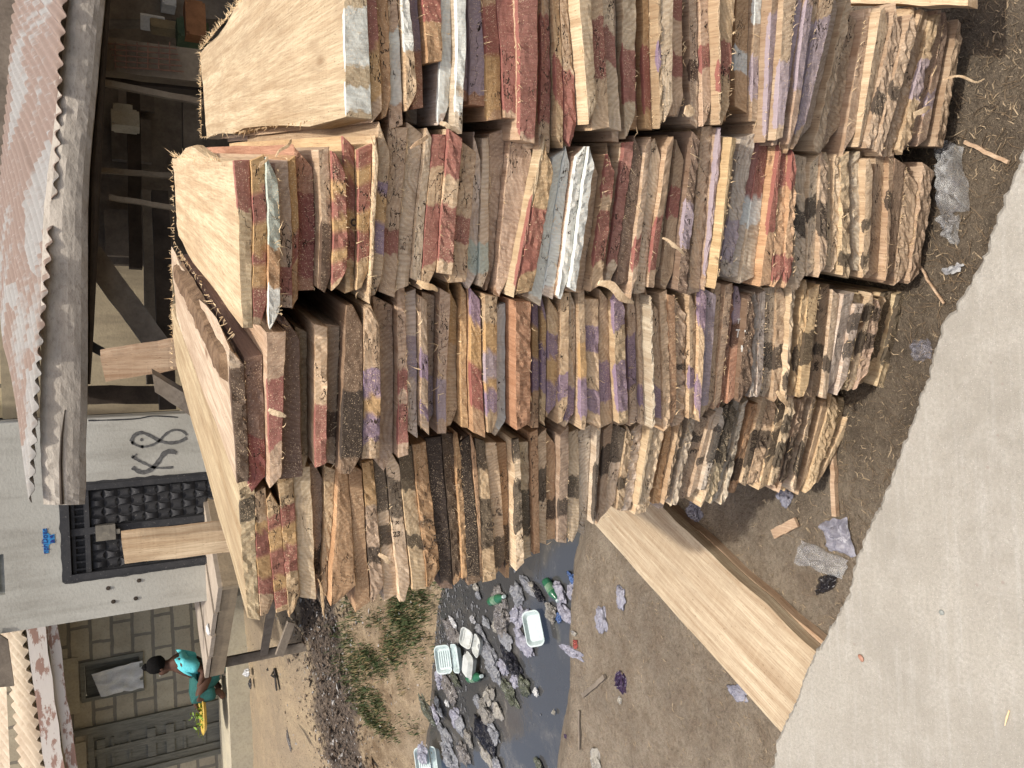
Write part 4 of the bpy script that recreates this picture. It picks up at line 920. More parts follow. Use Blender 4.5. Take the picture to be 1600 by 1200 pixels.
vs, fs = corr(e0, PR1, RD, 11.5, .013, 3.6, M_ROOF, 'roof', jag=.13, nv=14)
o = mesh_obj('roof', [v_-og for v_ in vs], fs, M_ROOF, shed, True); fixn(o); add_solid(o, .003)
# big waney eave beam traced along its length
def traced_beam(tab, y, depth, name, mat, parent, og, label=None):
    vs = []; fs = []; n = len(tab); q = 7
    P = []
    for Y, x0, x1 in tab: P.append((ony(x0, Y, y), ony(x1, Y, y)))
    D = []
    for (a0, b0), (a1, b1) in zip(P, P[1:]):
        k = 6
        for s_ in range(k): D.append((a0.lerp(a1, s_/k), b0.lerp(b1, s_/k)))
    D.append(P[-1])
    for i, (a, b) in enumerate(D):
        for j in range(q+1):
            t_ = j/q; bul = .03*math.sin(math.pi*t_)**.6
            vs.append(a.lerp(b, t_)+Vector((0, -bul+.006*nz(i*.5, j*.8), .004*nz(i*.7, j))))
        vs.append(b+Vector((0, depth, 0))); vs.append(a+Vector((0, depth, 0)))
    r_ = q+3
    for i in range(len(D)-1):
        for j in range(r_): fs.append((i*r_+j, i*r_+(j+1) % r_, (i+1)*r_+(j+1) % r_, (i+1)*r_+j))
    fs += [tuple(range(r_)), tuple((len(D)-1)*r_+j for j in range(r_-1, -1, -1))]
    o = mesh_obj(name, [v_-og for v_ in vs], fs, mat, parent, False); fixn(o); return o
t = N('weathered_beam'); v = t.coord('Object', (1, 1, 1)); n1 = t.noise(t.coord('Object', (2, 2, 9)), 1, 6, .65); n2 = t.noise(t.coord('Object', (30, 30, 60)), 1, 5, .7); n3 = t.noise(v, 3, 4)
col = t.mix(t.ramp(n1, [(.38, 0), (.62, 1)]), (.46, .42, .36), (.34, .305, .26)); col = t.mix(t.ramp(n2, [(.5, 0), (.68, .6)]), col, (.18, .155, .13)); col = t.mix(t.ramp(n3, [(.5, 0), (.7, .5)]), col, (.36, .33, .28))
M_BEAM = t.out(col, .95, t.bump(t.math('ADD', n2, n1), .5, .008))
traced_beam([(-140, 118, 172), (0, 108, 164), (60, 100, 158), (130, 92, 152), (200, 84, 145), (260, 76, 140), (330, 68, 137), (450, 64, 137), (560, 64, 137), (640, 62, 136), (700, 63, 133.5), (760, 66, 134), (788, 68, 132)], YS-.1, .14, 'eave_beam', M_BEAM, shed, og)
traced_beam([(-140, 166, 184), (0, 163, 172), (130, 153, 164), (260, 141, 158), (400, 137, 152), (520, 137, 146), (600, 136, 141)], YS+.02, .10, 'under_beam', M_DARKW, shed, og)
m = MB()
for Yc in [(640, 97), (680, 98), (720, 97), (760, 99)]: pass
ck = [ony(x, Y, YS-.1)+Vector((0, -.031, 0)) for Y, x in [(640, 102), (680, 97), (720, 95), (760, 96), (787, 97)]]
m.tube(ck, [.002, .006, .008, .009, .011], 6); child(m.obj('beam_crack', M_DARKW, origin=og), shed)
def sbar(a, b, w, y, name, mat, t_=.06, y2=None, n=8, rough=.006, par=shed, og_=None, label=None):
    m = MB(); m.bar(ony(a[0], a[1], y), ony(b[0], b[1], y2 or y), w, t_, n=n, rough=rough)
    o = m.obj(name, mat, origin=(og_ or og)); o.parent = par; o.location = (0, 0, 0)
    if label: o['label'] = label
    return o
M_MESHW = simple('stained_pale_post', (.20, .16, .11), (.13, .10, .07), 5, .9, .4)
sbar((140, 86), (345, 112), .20, 5.1, 'post', M_MESHW, .10, label='wide pale post with rusty wire mesh')
m = MB()
for k in range(5): m.tube([ony(168+3*k, 68+9*k, 5.02), ony(275+3*k, 76+9*k, 5.02)], .005, 5)
for k in range(6): m.tube([ony(180+17*k, 66, 5.02), ony(180+17*k, 108, 5.02)], .004, 5)
child(m.obj('wire_mesh', M_RUST, origin=og), shed)
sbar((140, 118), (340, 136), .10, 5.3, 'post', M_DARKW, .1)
sbar((155, 128), (330, 163), .035, 5.0, 'batten', M_MESHW, .03)
sbar((150, 266), (290, 276), .03, 5.2, 'batten', M_MESHW, .03)
sbar((170, 308), (300, 330), .028, 5.0, 'batten', M_MESHW, .03)
sbar((150, 20), (360, 20), .16, 6.2, 'post', M_SHED, .16)
sbar((140, 395), (262, 560), .135, 5.2, 'brace', M_SHED, .06, label='diagonal brown brace board')
sbar((236, 300), (244, 600), .12, 6.0, 'rail', M_SHED, .12)
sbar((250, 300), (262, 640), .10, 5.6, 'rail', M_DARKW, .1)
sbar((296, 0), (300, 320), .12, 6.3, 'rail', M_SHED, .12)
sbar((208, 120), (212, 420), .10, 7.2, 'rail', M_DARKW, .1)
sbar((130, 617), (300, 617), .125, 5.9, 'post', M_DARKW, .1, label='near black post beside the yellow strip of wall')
sbar((134, 536), (200, 572), .05, 5.0, 'batten', M_IRON, .05)
m = MB()
xA, xB, xC = ony(200, 645, 8.3).x, ony(200, 470, 8.3).x, 8.
wallbox(m, xA, xC, 8.3, 8.45, .3, 3.0); child(m.obj('back_wall', M_PALE, origin=og), shed)
m = MB(); x0_ = ony(180, 418, 7.9).x; wallbox(m, x0_, xC+.5, 7.7, 7.8, .3, 2.9); wallbox(m, xC-.2, xC-.05, 5.0, 7.7, .3, 2.6); child(m.obj('partition', M_SHED, origin=og), shed)
for k, (X0, X1, Y0, Y1) in enumerate([(175, 235, 190, 250), (165, 215, 330, 400), (185, 240, 150, 170)]):
    p, q_ = ony(X0, Y1, 7.6), ony(X1, Y0, 7.6); m = MB(); m.box(((p.x+q_.x)/2, 7.6, (p.z+q_.z)/2), (abs(q_.x-p.x), .08, abs(p.z-q_.z))); o = m.obj('wall_board', M_SHED, origin=og); child(o, shed)
# loose things inside the shed
def box_thing(name, X, Y, y, d, mat, label, cat, rz=0., seed=1):
    P = ony(X, Y, y); bm = bmesh.new(); bmesh.ops.create_cube(bm, size=1); bmesh.ops.scale(bm, vec=d, verts=bm.verts); bmesh.ops.bevel(bm, geom=bm.edges, offset=min(d)*.14, segments=2)
    bmesh.ops.subdivide_edges(bm, edges=bm.edges, cuts=1)
    for v_ in bm.verts: v_.co += Vector((nz(v_.co.x*6+seed), nz(v_.co.y*6+seed, 4), nz(v_.co.z*6+seed, 8)))*min(d)*.12
    me = bpy.data.meshes.new(name); bm.to_mesh(me); bm.free(); me.materials.append(mat); o = bpy.data.objects.new(name, me); C.objects.link(o); o.location = P; o.rotation_euler = (0, 0, rz); return tag(o, label, cat)
M_FOAM = simple('dirty_foam', (.50, .46, .36), (.38, .34, .26), 14, .9, .3)
box_thing('foam_block', 196, 189, 5.6, (.11, .10, .16), M_FOAM, 'larger of two pale foam blocks stacked in the dark shed', 'block', .2, 2)
box_thing('foam_block', 192, 174, 5.6, (.08, .09, .12), M_FOAM, 'smaller upper pale foam block in the dark shed', 'block', -.2, 5)
M_GRN = simple('dull_green', (.06, .09, .05), (.10, .13, .07), 12); M_ORB = simple('dull_orange', (.30, .14, .06), (.2, .09, .04), 12); M_KHAKI = simple('khaki_board', (.24, .19, .11), (.16, .13, .08), 12)
for i, (X, Y, mt, d, lab) in enumerate([(305, 35, M_ORB, (.22, .15, .14), 'dull orange bundle on the clutter in the shed corner'), (300, 55, M_GRN, (.18, .15, .20), 'dull green can among clutter in the shed corner'), (272, 46, M_KHAKI, (.10, .06, .30), 'khaki board end standing in the shed corner clutter'), (238, 36, M_CLOTH, (.05, .10, .16), 'small torn white paper catching light in the dark shed'), (303, 75, M_KHAKI, (.24, .12, .08), 'flat tan packet lying in the shed corner'), (262, 8, M_CLOTH, (.30, .10, .10), 'crumpled grey-white cloth at the top of the shed opening'), (372, 35, M_GWOOD, (.3, .1, .2), 'grey board stub beyond the tall cream plank')]):
    box_thing('shed_clutter', X, Y, 5.6+.1*i, d, mt, lab, 'clutter', .3*i, i)

# ------------------------------------------------------------------ loose upright timbers beside the stacks
def prop(name, quad, y, th, label, tone, mat=None):
    P = [ony(X, Y, y) for X, Y in quad]; m = MB(); 
    nb = 8; vs = []; fs = []
    for i in range(nb+1):
        t_ = i/nb; a, b = P[0].lerp(P[3], t_), P[1].lerp(P[2], t_); j = Vector((.006*nz(t_*5, y), 0, 0))
        vs += [a+j, b+j, b+j+Vector((.5*th, .8*th, .0)), a+j+Vector((.5*th, .8*th, 0))]
    for i in range(nb):
        for k in range(4): fs.append((i*4+k, i*4+(k+1) % 4, i*4+4+(k+1) % 4, i*4+4+k))
    fs += [(0, 1, 2, 3), (nb*4+3, nb*4+2, nb*4+1, nb*4)]
    c0 = sum(P, Vector())/4; R_ = Matrix.Rotation(math.radians(90), 4, 'X'); M = Matrix.Translation(c0) @ R_; Mi = M.inverted()
    o = mesh_obj(name, [Mi @ v_ for v_ in vs], fs, mat or M_OLD); o.matrix_world = M; fixn(o); o.color = (*TONE[tone], 1); return tag(o, label, 'timber')
prop('sawn_post', [(190, 846), (195, 881), (420, 856), (412, 822)], 3.5, .07, 'pale sawn post standing upright beside the stacks in front of the black door', 'c')
prop('sawn_post', [(157, 560), (165, 596), (300, 574), (300, 537)], 4.3, .10, 'grey timber end sticking up between the stacks and the shed brace', 'g')
prop('sawn_post', [(238, 584), (242, 612), (330, 672), (330, 640)], 4.2, .06, 'short grey timber leaning beside the taller grey timber end', 'g', M_SHED)
# ------------------------------------------------------------------ timber table by the white building
ZT = 1.42
cN, cL = onz(341, 918, ZT), onz(322, 1060, ZT)
cF = onz(274, 715, ZT); cR = cN+(cF-cL)
M_TABLE = simple('grey_table_board', (.40, .34, .27), (.30, .25, .195), 3, .9, .4, .006, (1, 1, 1))
M_TSIDE = simple('tan_table_rail', (.34, .27, .18), (.24, .19, .13), 5, .9, .4)
table = empty('timber_table', (cN.x, cN.y, terr(cN.x, cN.y)), 'low rough timber work table with grey board top left of the stacks', 'table')
U_ = (cR-cN); S_ = (cL-cN)
nb = 4
for k in range(nb):
    a, b = k/nb+.006, (k+1)/nb-.006; m = MB(); P = [cN+S_*a, cN+S_*a+U_, cN+S_*b+U_, cN+S_*b]; j = .012*(k % 2)
    m.hexa([p+Vector((0, 0, -.035+j)) for p in P]+[p+Vector((0, 0, j)) for p in P]); child(m.obj('top_board', M_TABLE, origin=table.location), table)
m = MB(); un = U_.normalized(); sn = S_.normalized()
m.bar(cN+Vector((0, 0, -.10))+un*.03, cL+Vector((0, 0, -.10))+un*.03, .04, .13, up=Vector((0, 0, 1)), n=4); m2 = MB()
m2.bar(cN+Vector((0, 0, -.10))+sn*.03, cR+Vector((0, 0, -.10)), .04, .13, up=Vector((0, 0, 1)), n=4)
child(m.obj('rail', M_TSIDE, origin=table.location), table); child(m2.obj('rail', M_TSIDE, origin=table.location), table)
for p in (cN+sn*.10+un*.1, cL-sn*.08+un*.1, cR-un*.1+sn*.1, cL+U_-sn*.1-un*.1):
    m = MB(); m.bar(p+Vector((0, 0, -.04)), (p.x, p.y, terr(p.x, p.y)-.03), .09, .05, n=4, rough=.004); child(m.obj('leg', M_SHED, origin=table.location), table)
m = MB(); m.bar(cL+un*.1+Vector((0, 0, -.55)), cN+un*.1+sn*.1+Vector((0, 0, -.5)), .07, .04, n=4); child(m.obj('stretcher', M_SHED, origin=table.location), table)
m = MB(); a = ony(455, 972, 7.3); b = ony(436, 1024, 7.3); c_ = ony(402, 968, 7.3)
m.bar(a, b, .07, .05, n=4); 
tag(m.obj('timber_offcut', M_SHED, origin=a), 'grey timber offcut leaning by the table foot left of the stacks', 'timber')
tag(blob('paper_scrap', onz(329, 983, ZT)+Vector((0, 0, .02)), (.05, .07, .02), M_CLOTH, 4, .5), 'crumpled pale paper scrap lying on the table edge', 'paper')

# ------------------------------------------------------------------ seated person shelling greens beside the table
M_SKIN = simple('dark_skin', (.085, .042, .026), (.065, .032, .02), 20, .6, .1)
M_HAIR = simple('black_hair', (.006, .006, .006), (.010, .009, .009), 60, .9, .8, spec=.1)
M_SHIRT = simple('turquoise_cotton', (.10, .50, .56), (.14, .60, .66), 5, .85, .5, .02)
M_SKIRT = simple('dark_green_cloth', (.02, .085, .08), (.03, .13, .12), 8, .85, .5, .02)
def skin(name, joints, edges, mat, parent, loc, root=0, sub=2):
    me = bpy.data.meshes.new(name); me.from_pydata([j[0] for j in joints], edges, []); me.materials.append(mat)
    o = bpy.data.objects.new(name, me); C.objects.link(o); o.location = loc
    md = o.modifiers.new('skin', 'SKIN'); sv = me.skin_vertices[0].data
    for k, j in enumerate(joints): sv[k].radius = j[1] if isinstance(j[1], tuple) else (j[1], j[1]); sv[k].use_root = (k == root)
    md.use_smooth_shade = True; s = o.modifiers.new('smooth', 'SUBSURF'); s.levels = sub; s.render_levels = sub
    dg = bpy.context.evaluated_depsgraph_get(); dg.update()
    m2 = bpy.data.meshes.new_from_object(o.evaluated_get(dg)); bpy.data.objects.remove(o); m2.name = name
    m2.materials.clear(); m2.materials.append(mat); m2.polygons.foreach_set('use_smooth', [True]*len(m2.polygons))
    r = bpy.data.objects.new(name, m2); C.objects.link(r); r.location = loc
    if parent: r.parent = parent; r.location = (0, 0, 0)
    return r
YP = 10.7
seat = ony(350, 1040, YP); gz = zp
pl = Vector((seat.x, seat.y, gz))
# she sits side-on facing left (towards -x), hips low, back bowed, head bent to her work; local axes: -x forward
hz = .20; hd = ony(251, 1042, YP)-pl       # head centre
sh = ony(276, 1030, YP)-pl
J = [((.06, 0, hz), .15), ((.09, 0, hz+.20), (.15, .11)), ((.04, 0, sh.z-.14), (.155, .12)), ((sh.x-.02, 0, sh.z-.02), (.10, .09)), ((lerp(sh.x, hd.x, .5)-.02, 0, lerp(sh.z, hd.z, .45)), .052), ((hd.x, 0, hd.z-.03), (.078, .085)), ((hd.x-.015, 0, hd.z+.05), (.082, .092)), ((hd.x-.09, 0, hd.z-.045), (.032, .05))]
Ed = [(0, 1), (1, 2), (2, 3), (3, 4), (4, 5), (5, 6), (5, 7)]
for s_ in (-1, 1):
    b = len(J)
    J += [((sh.x-.02, s_*.17, sh.z-.05), .058), ((sh.x-.13, s_*.22, sh.z-.30), .042), ((-.34, s_*.11, hz+.18), .030), ((-.41, s_*.09, hz+.16), (.026, .038))]
    Ed += [(3, b), (b, b+1), (b+1, b+2), (b+2, b+3)]
    b = len(J)
    J += [((.0, s_*.10, hz-.02), .10), ((-.30, s_*.20, hz+.16), .068), ((-.24, s_*.18, .10), .048), ((-.36, s_*.18, .035), (.032, .04))]
    Ed += [(0, b), (b, b+1), (b+1, b+2), (b+2, b+3)]
    for f in range(5):     # fingers and thumb
        b2 = len(J); yy = s_*(.09+(f-2)*.016 if f < 4 else .055); L_ = (.06, .07, .065, .05, .045)[f]
        base = (-.44, yy, hz+.155) if f < 4 else (-.415, s_*.06, hz+.165)
        J += [(base, .009), ((base[0]-L_*.6, base[1], base[2]-.012), .0085), ((base[0]-L_*.9, base[1]-s_*.003, base[2]-.04), .0075)]
        hand = [k for k in range(len(J)) if abs(J[k][0][0]+.41) < 1e-6 and abs(J[k][0][1]-s_*.09) < 1e-6][0]
        Ed += [(hand, b2), (b2, b2+1), (b2+1, b2+2)]
person = skin('person', J, Ed, M_SKIN, None, pl)
tag(person, 'person in a turquoise shirt sitting bent forward beside the table, sorting green leaves', 'person')
skin('shirt', [((.07, 0, hz+.08), (.19, .17)), ((.10, 0, hz+.26), (.19, .165)), ((.04, 0, sh.z-.14), (.195, .17)), ((sh.x-.01, 0, sh.z-.03), (.13, .13)), ((lerp(sh.x, hd.x, .4)-.01, 0, sh.z+.025), .066),
              ((sh.x-.02, -.17, sh.z-.06), .085), ((sh.x-.10, -.21, sh.z-.25), .082), ((sh.x-.02, .17, sh.z-.06), .085), ((sh.x-.10, .21, sh.z-.25), .082)],
     [(0, 1), (1, 2), (2, 3), (3, 4), (3, 5), (5, 6), (3, 7), (7, 8)], M_SHIRT, person, pl)
skin('skirt', [((.10, 0, hz-.02), (.20, .21)), ((-.10, 0, hz+.03), (.20, .17)), ((-.28, -.17, hz+.15), .10), ((-.25, -.17, .12), .10), ((-.28, .17, hz+.15), .10), ((-.25, .17, .12), .10), ((.12, 0, .14), (.19, .16))],
     [(0, 1), (1, 2), (2, 3), (1, 4), (4, 5), (0, 6)], M_SKIRT, person, pl)
h = blob('hair', (0, 0, 0), (.112, .105, .120), M_HAIR, 3, .10, 3); h.parent = person; h.location = (hd.x+.035, 0, hd.z+.055)
h2 = blob('hair_bun', (0, 0, 0), (.045, .04, .04), M_HAIR, 5, .2, 2); h2.parent = person; h2.location = (hd.x+.03, 0, hd.z+.175)
for s_ in (-1, 1):
    e_ = blob('ear', (0, 0, 0), (.018, .010, .028), M_SKIN, 2, .1, 1); e_.parent = person; e_.location = (hd.x-.01, s_*.088, hd.z-.01)
    e_ = blob('eye', (0, 0, 0), (.008, .012, .008), M_CLOTH, 2, .0, 1); e_.parent = person; e_.location = (hd.x-.098, s_*.035, hd.z+.012)
# low stool, tray, greens
stool = empty('low_stool', pl, 'low dark wooden stool under the person in turquoise', 'stool')
m = MB(); wallbox(m, pl.x-.10, pl.x+.24, pl.y-.16, pl.y+.16, gz+.05, gz+.08); child(m.obj('seat', M_SHED, origin=pl), stool)
for sx, sy in ((-.06, -.12), (.20, -.12), (-.06, .12), (.20, .12)):
    m = MB(); m.bar((pl.x+sx, pl.y+sy, gz+.05), (pl.x+sx*1.2, pl.y+sy*1.1, gz-.01), .035, .035, n=3); child(m.obj('leg', M_SHED, origin=pl), stool)
tp = Vector((pl.x-.52, pl.y-.02, gz+hz+.06)); m = MB()
N_ = 28; ring = lambda r_, z_: [tp+Vector((r_*math.cos(2*math.pi*k/N_), r_*math.sin(2*math.pi*k/N_), z_)) for k in range(N_)]
prof = [(.001, 0), (.24, 0), (.29, .035), (.285, .045), (.235, .010), (.001, .010)]
vs = sum([ring(*q_) for q_ in prof], []); fs = [(i*N_+k, i*N_+(k+1) % N_, (i+1)*N_+(k+1) % N_, (i+1)*N_+k) for i in range(5) for k in range(N_)]
m.add(vs, fs); tag(m.obj('tray', simple('yellow_enamel', (.62, .45, .10), (.55, .38, .09), 6, .4, .05), origin=tp), 'wide shallow yellow tray held on the seated person\'s knees', 'tray')
M_LEAFY = simple('fresh_green_leaf', (.22, .34, .05), (.14, .25, .04), 12, .6, .2)
m = MB(); rng = random.Random(8)
for _ in range(130):
    c0 = tp+Vector((rng.gauss(0, .11), rng.gauss(0, .09), .02+abs(rng.gauss(0, .05)))); d = Vector((rng.gauss(0, 1), rng.gauss(0, 1), rng.gauss(0, .5))).normalized(); s_ = d.cross(Vector((rng.random(), rng.random(), 1))).normalized(); L_ = rng.uniform(.05, .11)
    m.add([c0, c0+d*L_*.5+s_*.014, c0+d*L_, c0+d*L_*.5-s_*.014], [(0, 1, 2, 3)])
tag(m.obj('leafy_greens', M_LEAFY, origin=tp), 'heap of fresh green leaves piled on the yellow tray', 'vegetables', kind='stuff')

# ------------------------------------------------------------------ rubbish in and beside the ditch
def plastic(name, c, rough=.35, alpha=1., wr=1.):
    t = N(name); oi, tc, sv, _ = seeded(t); n1 = t.noise(sv, 14*wr, 5, .7, 1.5); n2 = t.noise(sv, 4, 3)
    col = t.mix(t.ramp(n1, [(.42, 0), (.62, 1)]), oi.outputs['Color'], t.mix(1., oi.outputs['Color'], (.5, .5, .55), 'MULTIPLY'))
    col = t.mix(t.ramp(n1, [(.60, 0), (.68, .7)]), col, t.mix(.6, oi.outputs['Color'], (.75, .75, .78)))  # whitish highlights on the wrinkles, painted into the base colour
    t.set(t.b, 'Alpha', alpha)
    return t.out(col, rough, t.bump(n1, .9, .015), .5)
M_BAG = plastic('crumpled_plastic', None, .18, .75); M_BAGC = plastic('clear_plastic', None, .15, .34)
BC = {'g': (.27, .28, .295), 'l': (.36, .36, .42), 'b': (.20, .185, .17), 'k': (.012, .012, .018), 't': (.25, .235, .205), 'e': (.36, .34, .29), 'u': (.08, .15, .34), 'n': (.10, .11, .075), 'w': (.62, .63, .62), 'r': (.36, .08, .06), 'v': (.06, .035, .09)}
def bag(name, P, rx, ry, rz_, col, seed, label, mat=None, cat='plastic bag', group=None, amp=.55, rot=0.):
    bm = bmesh.new(); bmesh.ops.create_icosphere(bm, subdivisions=4, radius=1)
    for v_ in bm.verts:
        c = v_.co.copy(); w1 = noise.noise(c*1.5+Vector((seed*5.3, 0, 0))); w2 = 1.9-3.2*abs(noise.noise(Vector((c.x*1.1+.4*c.y, c.y*3.6, c.z*3.+seed*2.7))))-1.3*abs(noise.noise(Vector((c.x*3, c.y*8+seed, c.z*6))))
        k = 1+amp*w1+.22*amp*(w2-1.2)
        v_.co = Vector((c.x*rx*k, c.y*ry*k, max(-.25, c.z)*rz_*(.9+.7*amp*w1+.5*(w2-1.2))))
    if rot: bmesh.ops.rotate(bm, verts=bm.verts, cent=(0, 0, 0), matrix=Matrix.Rotation(rot, 3, 'Z'))
    me = bpy.data.meshes.new(name); bm.to_mesh(me); bm.free(); me.materials.append(mat or M_BAG)
    me.polygons.foreach_set('use_smooth', [seed % 3 != 0]*len(me.polygons))
    o = bpy.data.objects.new(name, me); C.objects.link(o); o.location = P; c = BC[col]; o.color = (*c, 1)
    return tag(o, label, cat, group)
def wp_(cx, cy, z=-.235): return onz(640+cx/4, 900+cy/4, z)
# crop x, crop y, half-size (crop px) across and along the photo, colour, label
BAGS = [
 (560, 145, 50, 70, 'b', 'brownish crumpled bag in the ditch right beside the green bottle near the stack'),
 (672, 110, 40, 70, 'g', 'grey twisted bag in the ditch just below the lowest row'),
 (580, 290, 45, 90, 'b', 'long brown soggy bag floating mid-ditch between bottle and white tray'),
 (605, 400, 45, 50, 'g', 'grey-brown bag lump floating beside the open white foam boxes'),
 (715, 420, 70, 55, 'l', 'pale lilac-grey bag spread below the tilted white tray'),
 (672, 250, 35, 75, 'l', 'lilac film bag folded lengthwise above the tilted white tray'),
 (725, 265, 25, 60, 'l', 'narrow lilac film strip touching the tilted white tray'),
 (935, 108, 50, 62, 'l', 'clear lilac knotted bag at the near bank beside the blue scrap'),
 (1035, 100, 48, 72, 'l', 'rounded translucent lilac bag against the near bank'),
 (1020, 20, 40, 30, 'u', 'bright blue plastic scrap by the near bank at the stack foot'),
 (972, 235, 60, 45, 'l', 'pale bluish bag with torn tail at the near bank'),
 (885, 232, 38, 55, 't', 'tan rounded bag floating beside the pale bluish bag'),
 (935, 262, 16, 34, 'u', 'small bright blue strip between tan and bluish bags'),
 (258, 338, 55, 60, 'b', 'dark brown sacking bag near the grassy far bank'),
 (270, 285, 25, 20, 'w', 'white cap-like scrap above the brown sacking bag'),
 (500, 500, 60, 70, 'g', 'large wrinkled grey bag floating beside the closed foam box'),
 (530, 600, 50, 50, 'g', 'dull grey bag merging with the large wrinkled one'),
 (640, 545, 70, 60, 'k', 'glossy black bag floating in the middle of the ditch'),
 (585, 570, 35, 45, 'l', 'lilac-grey bag edge pressed against the glossy black bag'),
 (245, 705, 55, 50, 'b', 'muddy brown bag between open foam box and second bottle'),
 (192, 655, 25, 50, 'l', 'small lilac bag by the grassy bank left of muddy brown bag'),
 (285, 640, 40, 30, 'n', 'olive-brown bag under the corner of the open foam box'),
 (292, 885, 32, 60, 'l', 'narrow silvery lilac bag floating near the far bank'),
 (160, 870, 30, 45, 'l', 'small pale lilac bag snagged on the grassy bank'),
 (470, 850, 55, 60, 't', 'beige bubbly bag floating right of the silvery lilac bag'),
 (550, 845, 28, 50, 'e', 'cream bag end floating at the edge of open water'),
 (490, 750, 22, 50, 'e', 'cream curled film floating above the beige bubbly bag'),
 (520, 735, 12, 40, 't', 'thin yellowish plastic strip floating beside cream curled film'),
 (465, 985, 80, 80, 'k', 'big crumpled black bag floating in the lower ditch'),
 (530, 990, 40, 50, 'g', 'dark grey bag half under the big black bag'),
 (370, 1015, 25, 45, 't', 'small tan bag left of the big black bag'),
 (320, 930, 25, 60, 'g', 'thin grey bag between silvery bag and big black bag'),
 (105, 830, 55, 45, 'n', 'greenish-grey bag lying on the grassy far bank'),
 (225, 1000, 50, 45, 'g', 'grey foil-like litter lump near the far bank'),
 (335, 1110, 40, 60, 'b', 'brownish slumped bag at the photo bottom in the ditch'),
 (250, 1130, 50, 60, 'g', 'grey slumped bag beside the lowest open foam box'),
 (480, 1120, 55, 40, 'e', 'cream clustered plastic lumps at the photo bottom'),
 (545, 1175, 25, 40, 'g', 'small grey bag at photo bottom beside cream lumps'),
 (80, 1110, 25, 60, 'l', 'lilac bag tucked behind the lowest open foam box'),
 (430, 790, 30, 40, 'g', 'little grey bag above the beige bubbly bag'),
 (660, 650, 28, 45, 'l', 'silvery crinkled wrapper floating in open water'),
 (620, 730, 60, 50, 'n', 'dark weedy clump floating in open water'),
 (720, 690, 35, 60, 'n', 'dark weedy film trailing beside the silvery wrapper'),
 (430, 120, 20, 22, 'g', 'small grey scrap above the green bottle'),
 (395, 272, 14, 24, 'w', 'small white torn scrap floating left of the green bottle'),
 (415, 70, 16, 24, 'e', 'small cream scrap floating just below the lowest row'),
 (440, 350, 40, 40, 'g', 'dark grey sunken film beside the two-part foam box'),
 (480, 290, 25, 30, 'g', 'thin grey film floating under the green bottle'),
 (790, 725, 15, 26, 'w', 'single white foam chip on the open black water'),
 (900, 852, 8, 18, 'e', 'tiny pale chip near the near bank water edge'),
 (235, 795, 14, 22, 'w', 'white torn scrap below the muddy brown bag'),
 (190, 845, 18, 24, 'w', 'white crumpled paper against the small lilac bag'),
 (170, 785, 14, 24, 'w', 'white paper flake at the grass edge'),
 (205, 1065, 18, 16, 't', 'yellowish scrap just above the lowest open foam box'),
 (810, 1180, 30, 30, 'n', 'dark weedy clump at the near bank at photo bottom'),
 (740, 60, 60, 40, 'g', 'grey bag wedged under the corner of lowest row'),
 (800, 110, 45, 30, 'k', 'black film strip below the second small bottle'),
 (765, 65, 28, 26, 'e', 'cream triangular scrap below the second small bottle'),
 (540, 320, 22, 40, 'e', 'curled cream film edge on the long brown bag'),
]
for k, (cx, cy, a, b, c, lab) in enumerate(BAGS):
    z = -.235
    if cx < 120: z = -.10
    P = wp_(cx, cy, z); sx = (wp_(cx, cy+b, z)-P).length; sy = (wp_(cx+a, cy, z)-P).length
    bag('plastic_bag' if c not in 'wen' else 'floating_litter', P-Vector((0, 0, .0)), sx*.95, sy*.8, min(.05, .36*min(sx, sy)+.008), c, k+1, lab, cat='plastic bag' if c not in 'wen' else 'litter', rot=-.38)
# open foam boxes
M_FOAMW = simple('white_foam', (.45, .53, .53), (.37, .45, .45), 6, .6, .3, .004, spots=(.25, .23, .18))
M_FOAMS = simple('soiled_white_foam', (.46, .48, .46), (.38, .40, .38), 4, .6, .15, .003, spots=(.25, .22, .17))
def tray_mesh(m, M, w, l, h, t_=.006, ribs=0):
    n = 6
    def rr(w_, l_, r_, z_):
        out = []
        for cx, cy, a0 in ((w_/2-r_, l_/2-r_, 0), (-w_/2+r_, l_/2-r_, 90), (-w_/2+r_, -l_/2+r_, 180), (w_/2-r_, -l_/2+r_, 270)):
            for k in range(n): a = math.radians(a0+90*k/(n-1)); out.append(M @ Vector((cx+r_*math.cos(a), cy+r_*math.sin(a), z_)))
        return out
    R_ = [rr(w*.78, l*.78, .02, 0), rr(w, l, .035, h), rr(w*1.06, l*1.06, .038, h), rr(w*1.06, l*1.06, .038, h+.004), rr(w*.97, l*.97, .033, h+.004), rr(w*.76, l*.76, .02, t_)]
    N4 = n*4; vs = sum(R_, []); fs = [tuple(range(N4-1, -1, -1))]
    for i in range(5): fs += [(i*N4+k, i*N4+(k+1) % N4, (i+1)*N4+(k+1) % N4, (i+1)*N4+k) for k in range(N4)]
    fs += [tuple(5*N4+k for k in range(N4))]
    m.add(vs, fs)
    for k in range(ribs):
        x = -w*.30+k*w*.6/(max(1, ribs-1)); a = [(x-.004, -l*.3, t_), (x+.004, -l*.3, t_), (x+.004, l*.3, t_), (x-.004, l*.3, t_)]
        m.hexa([M @ Vector(q) for q in a]+[M @ Vector((q[0], q[1], t_+.006)) for q in a])
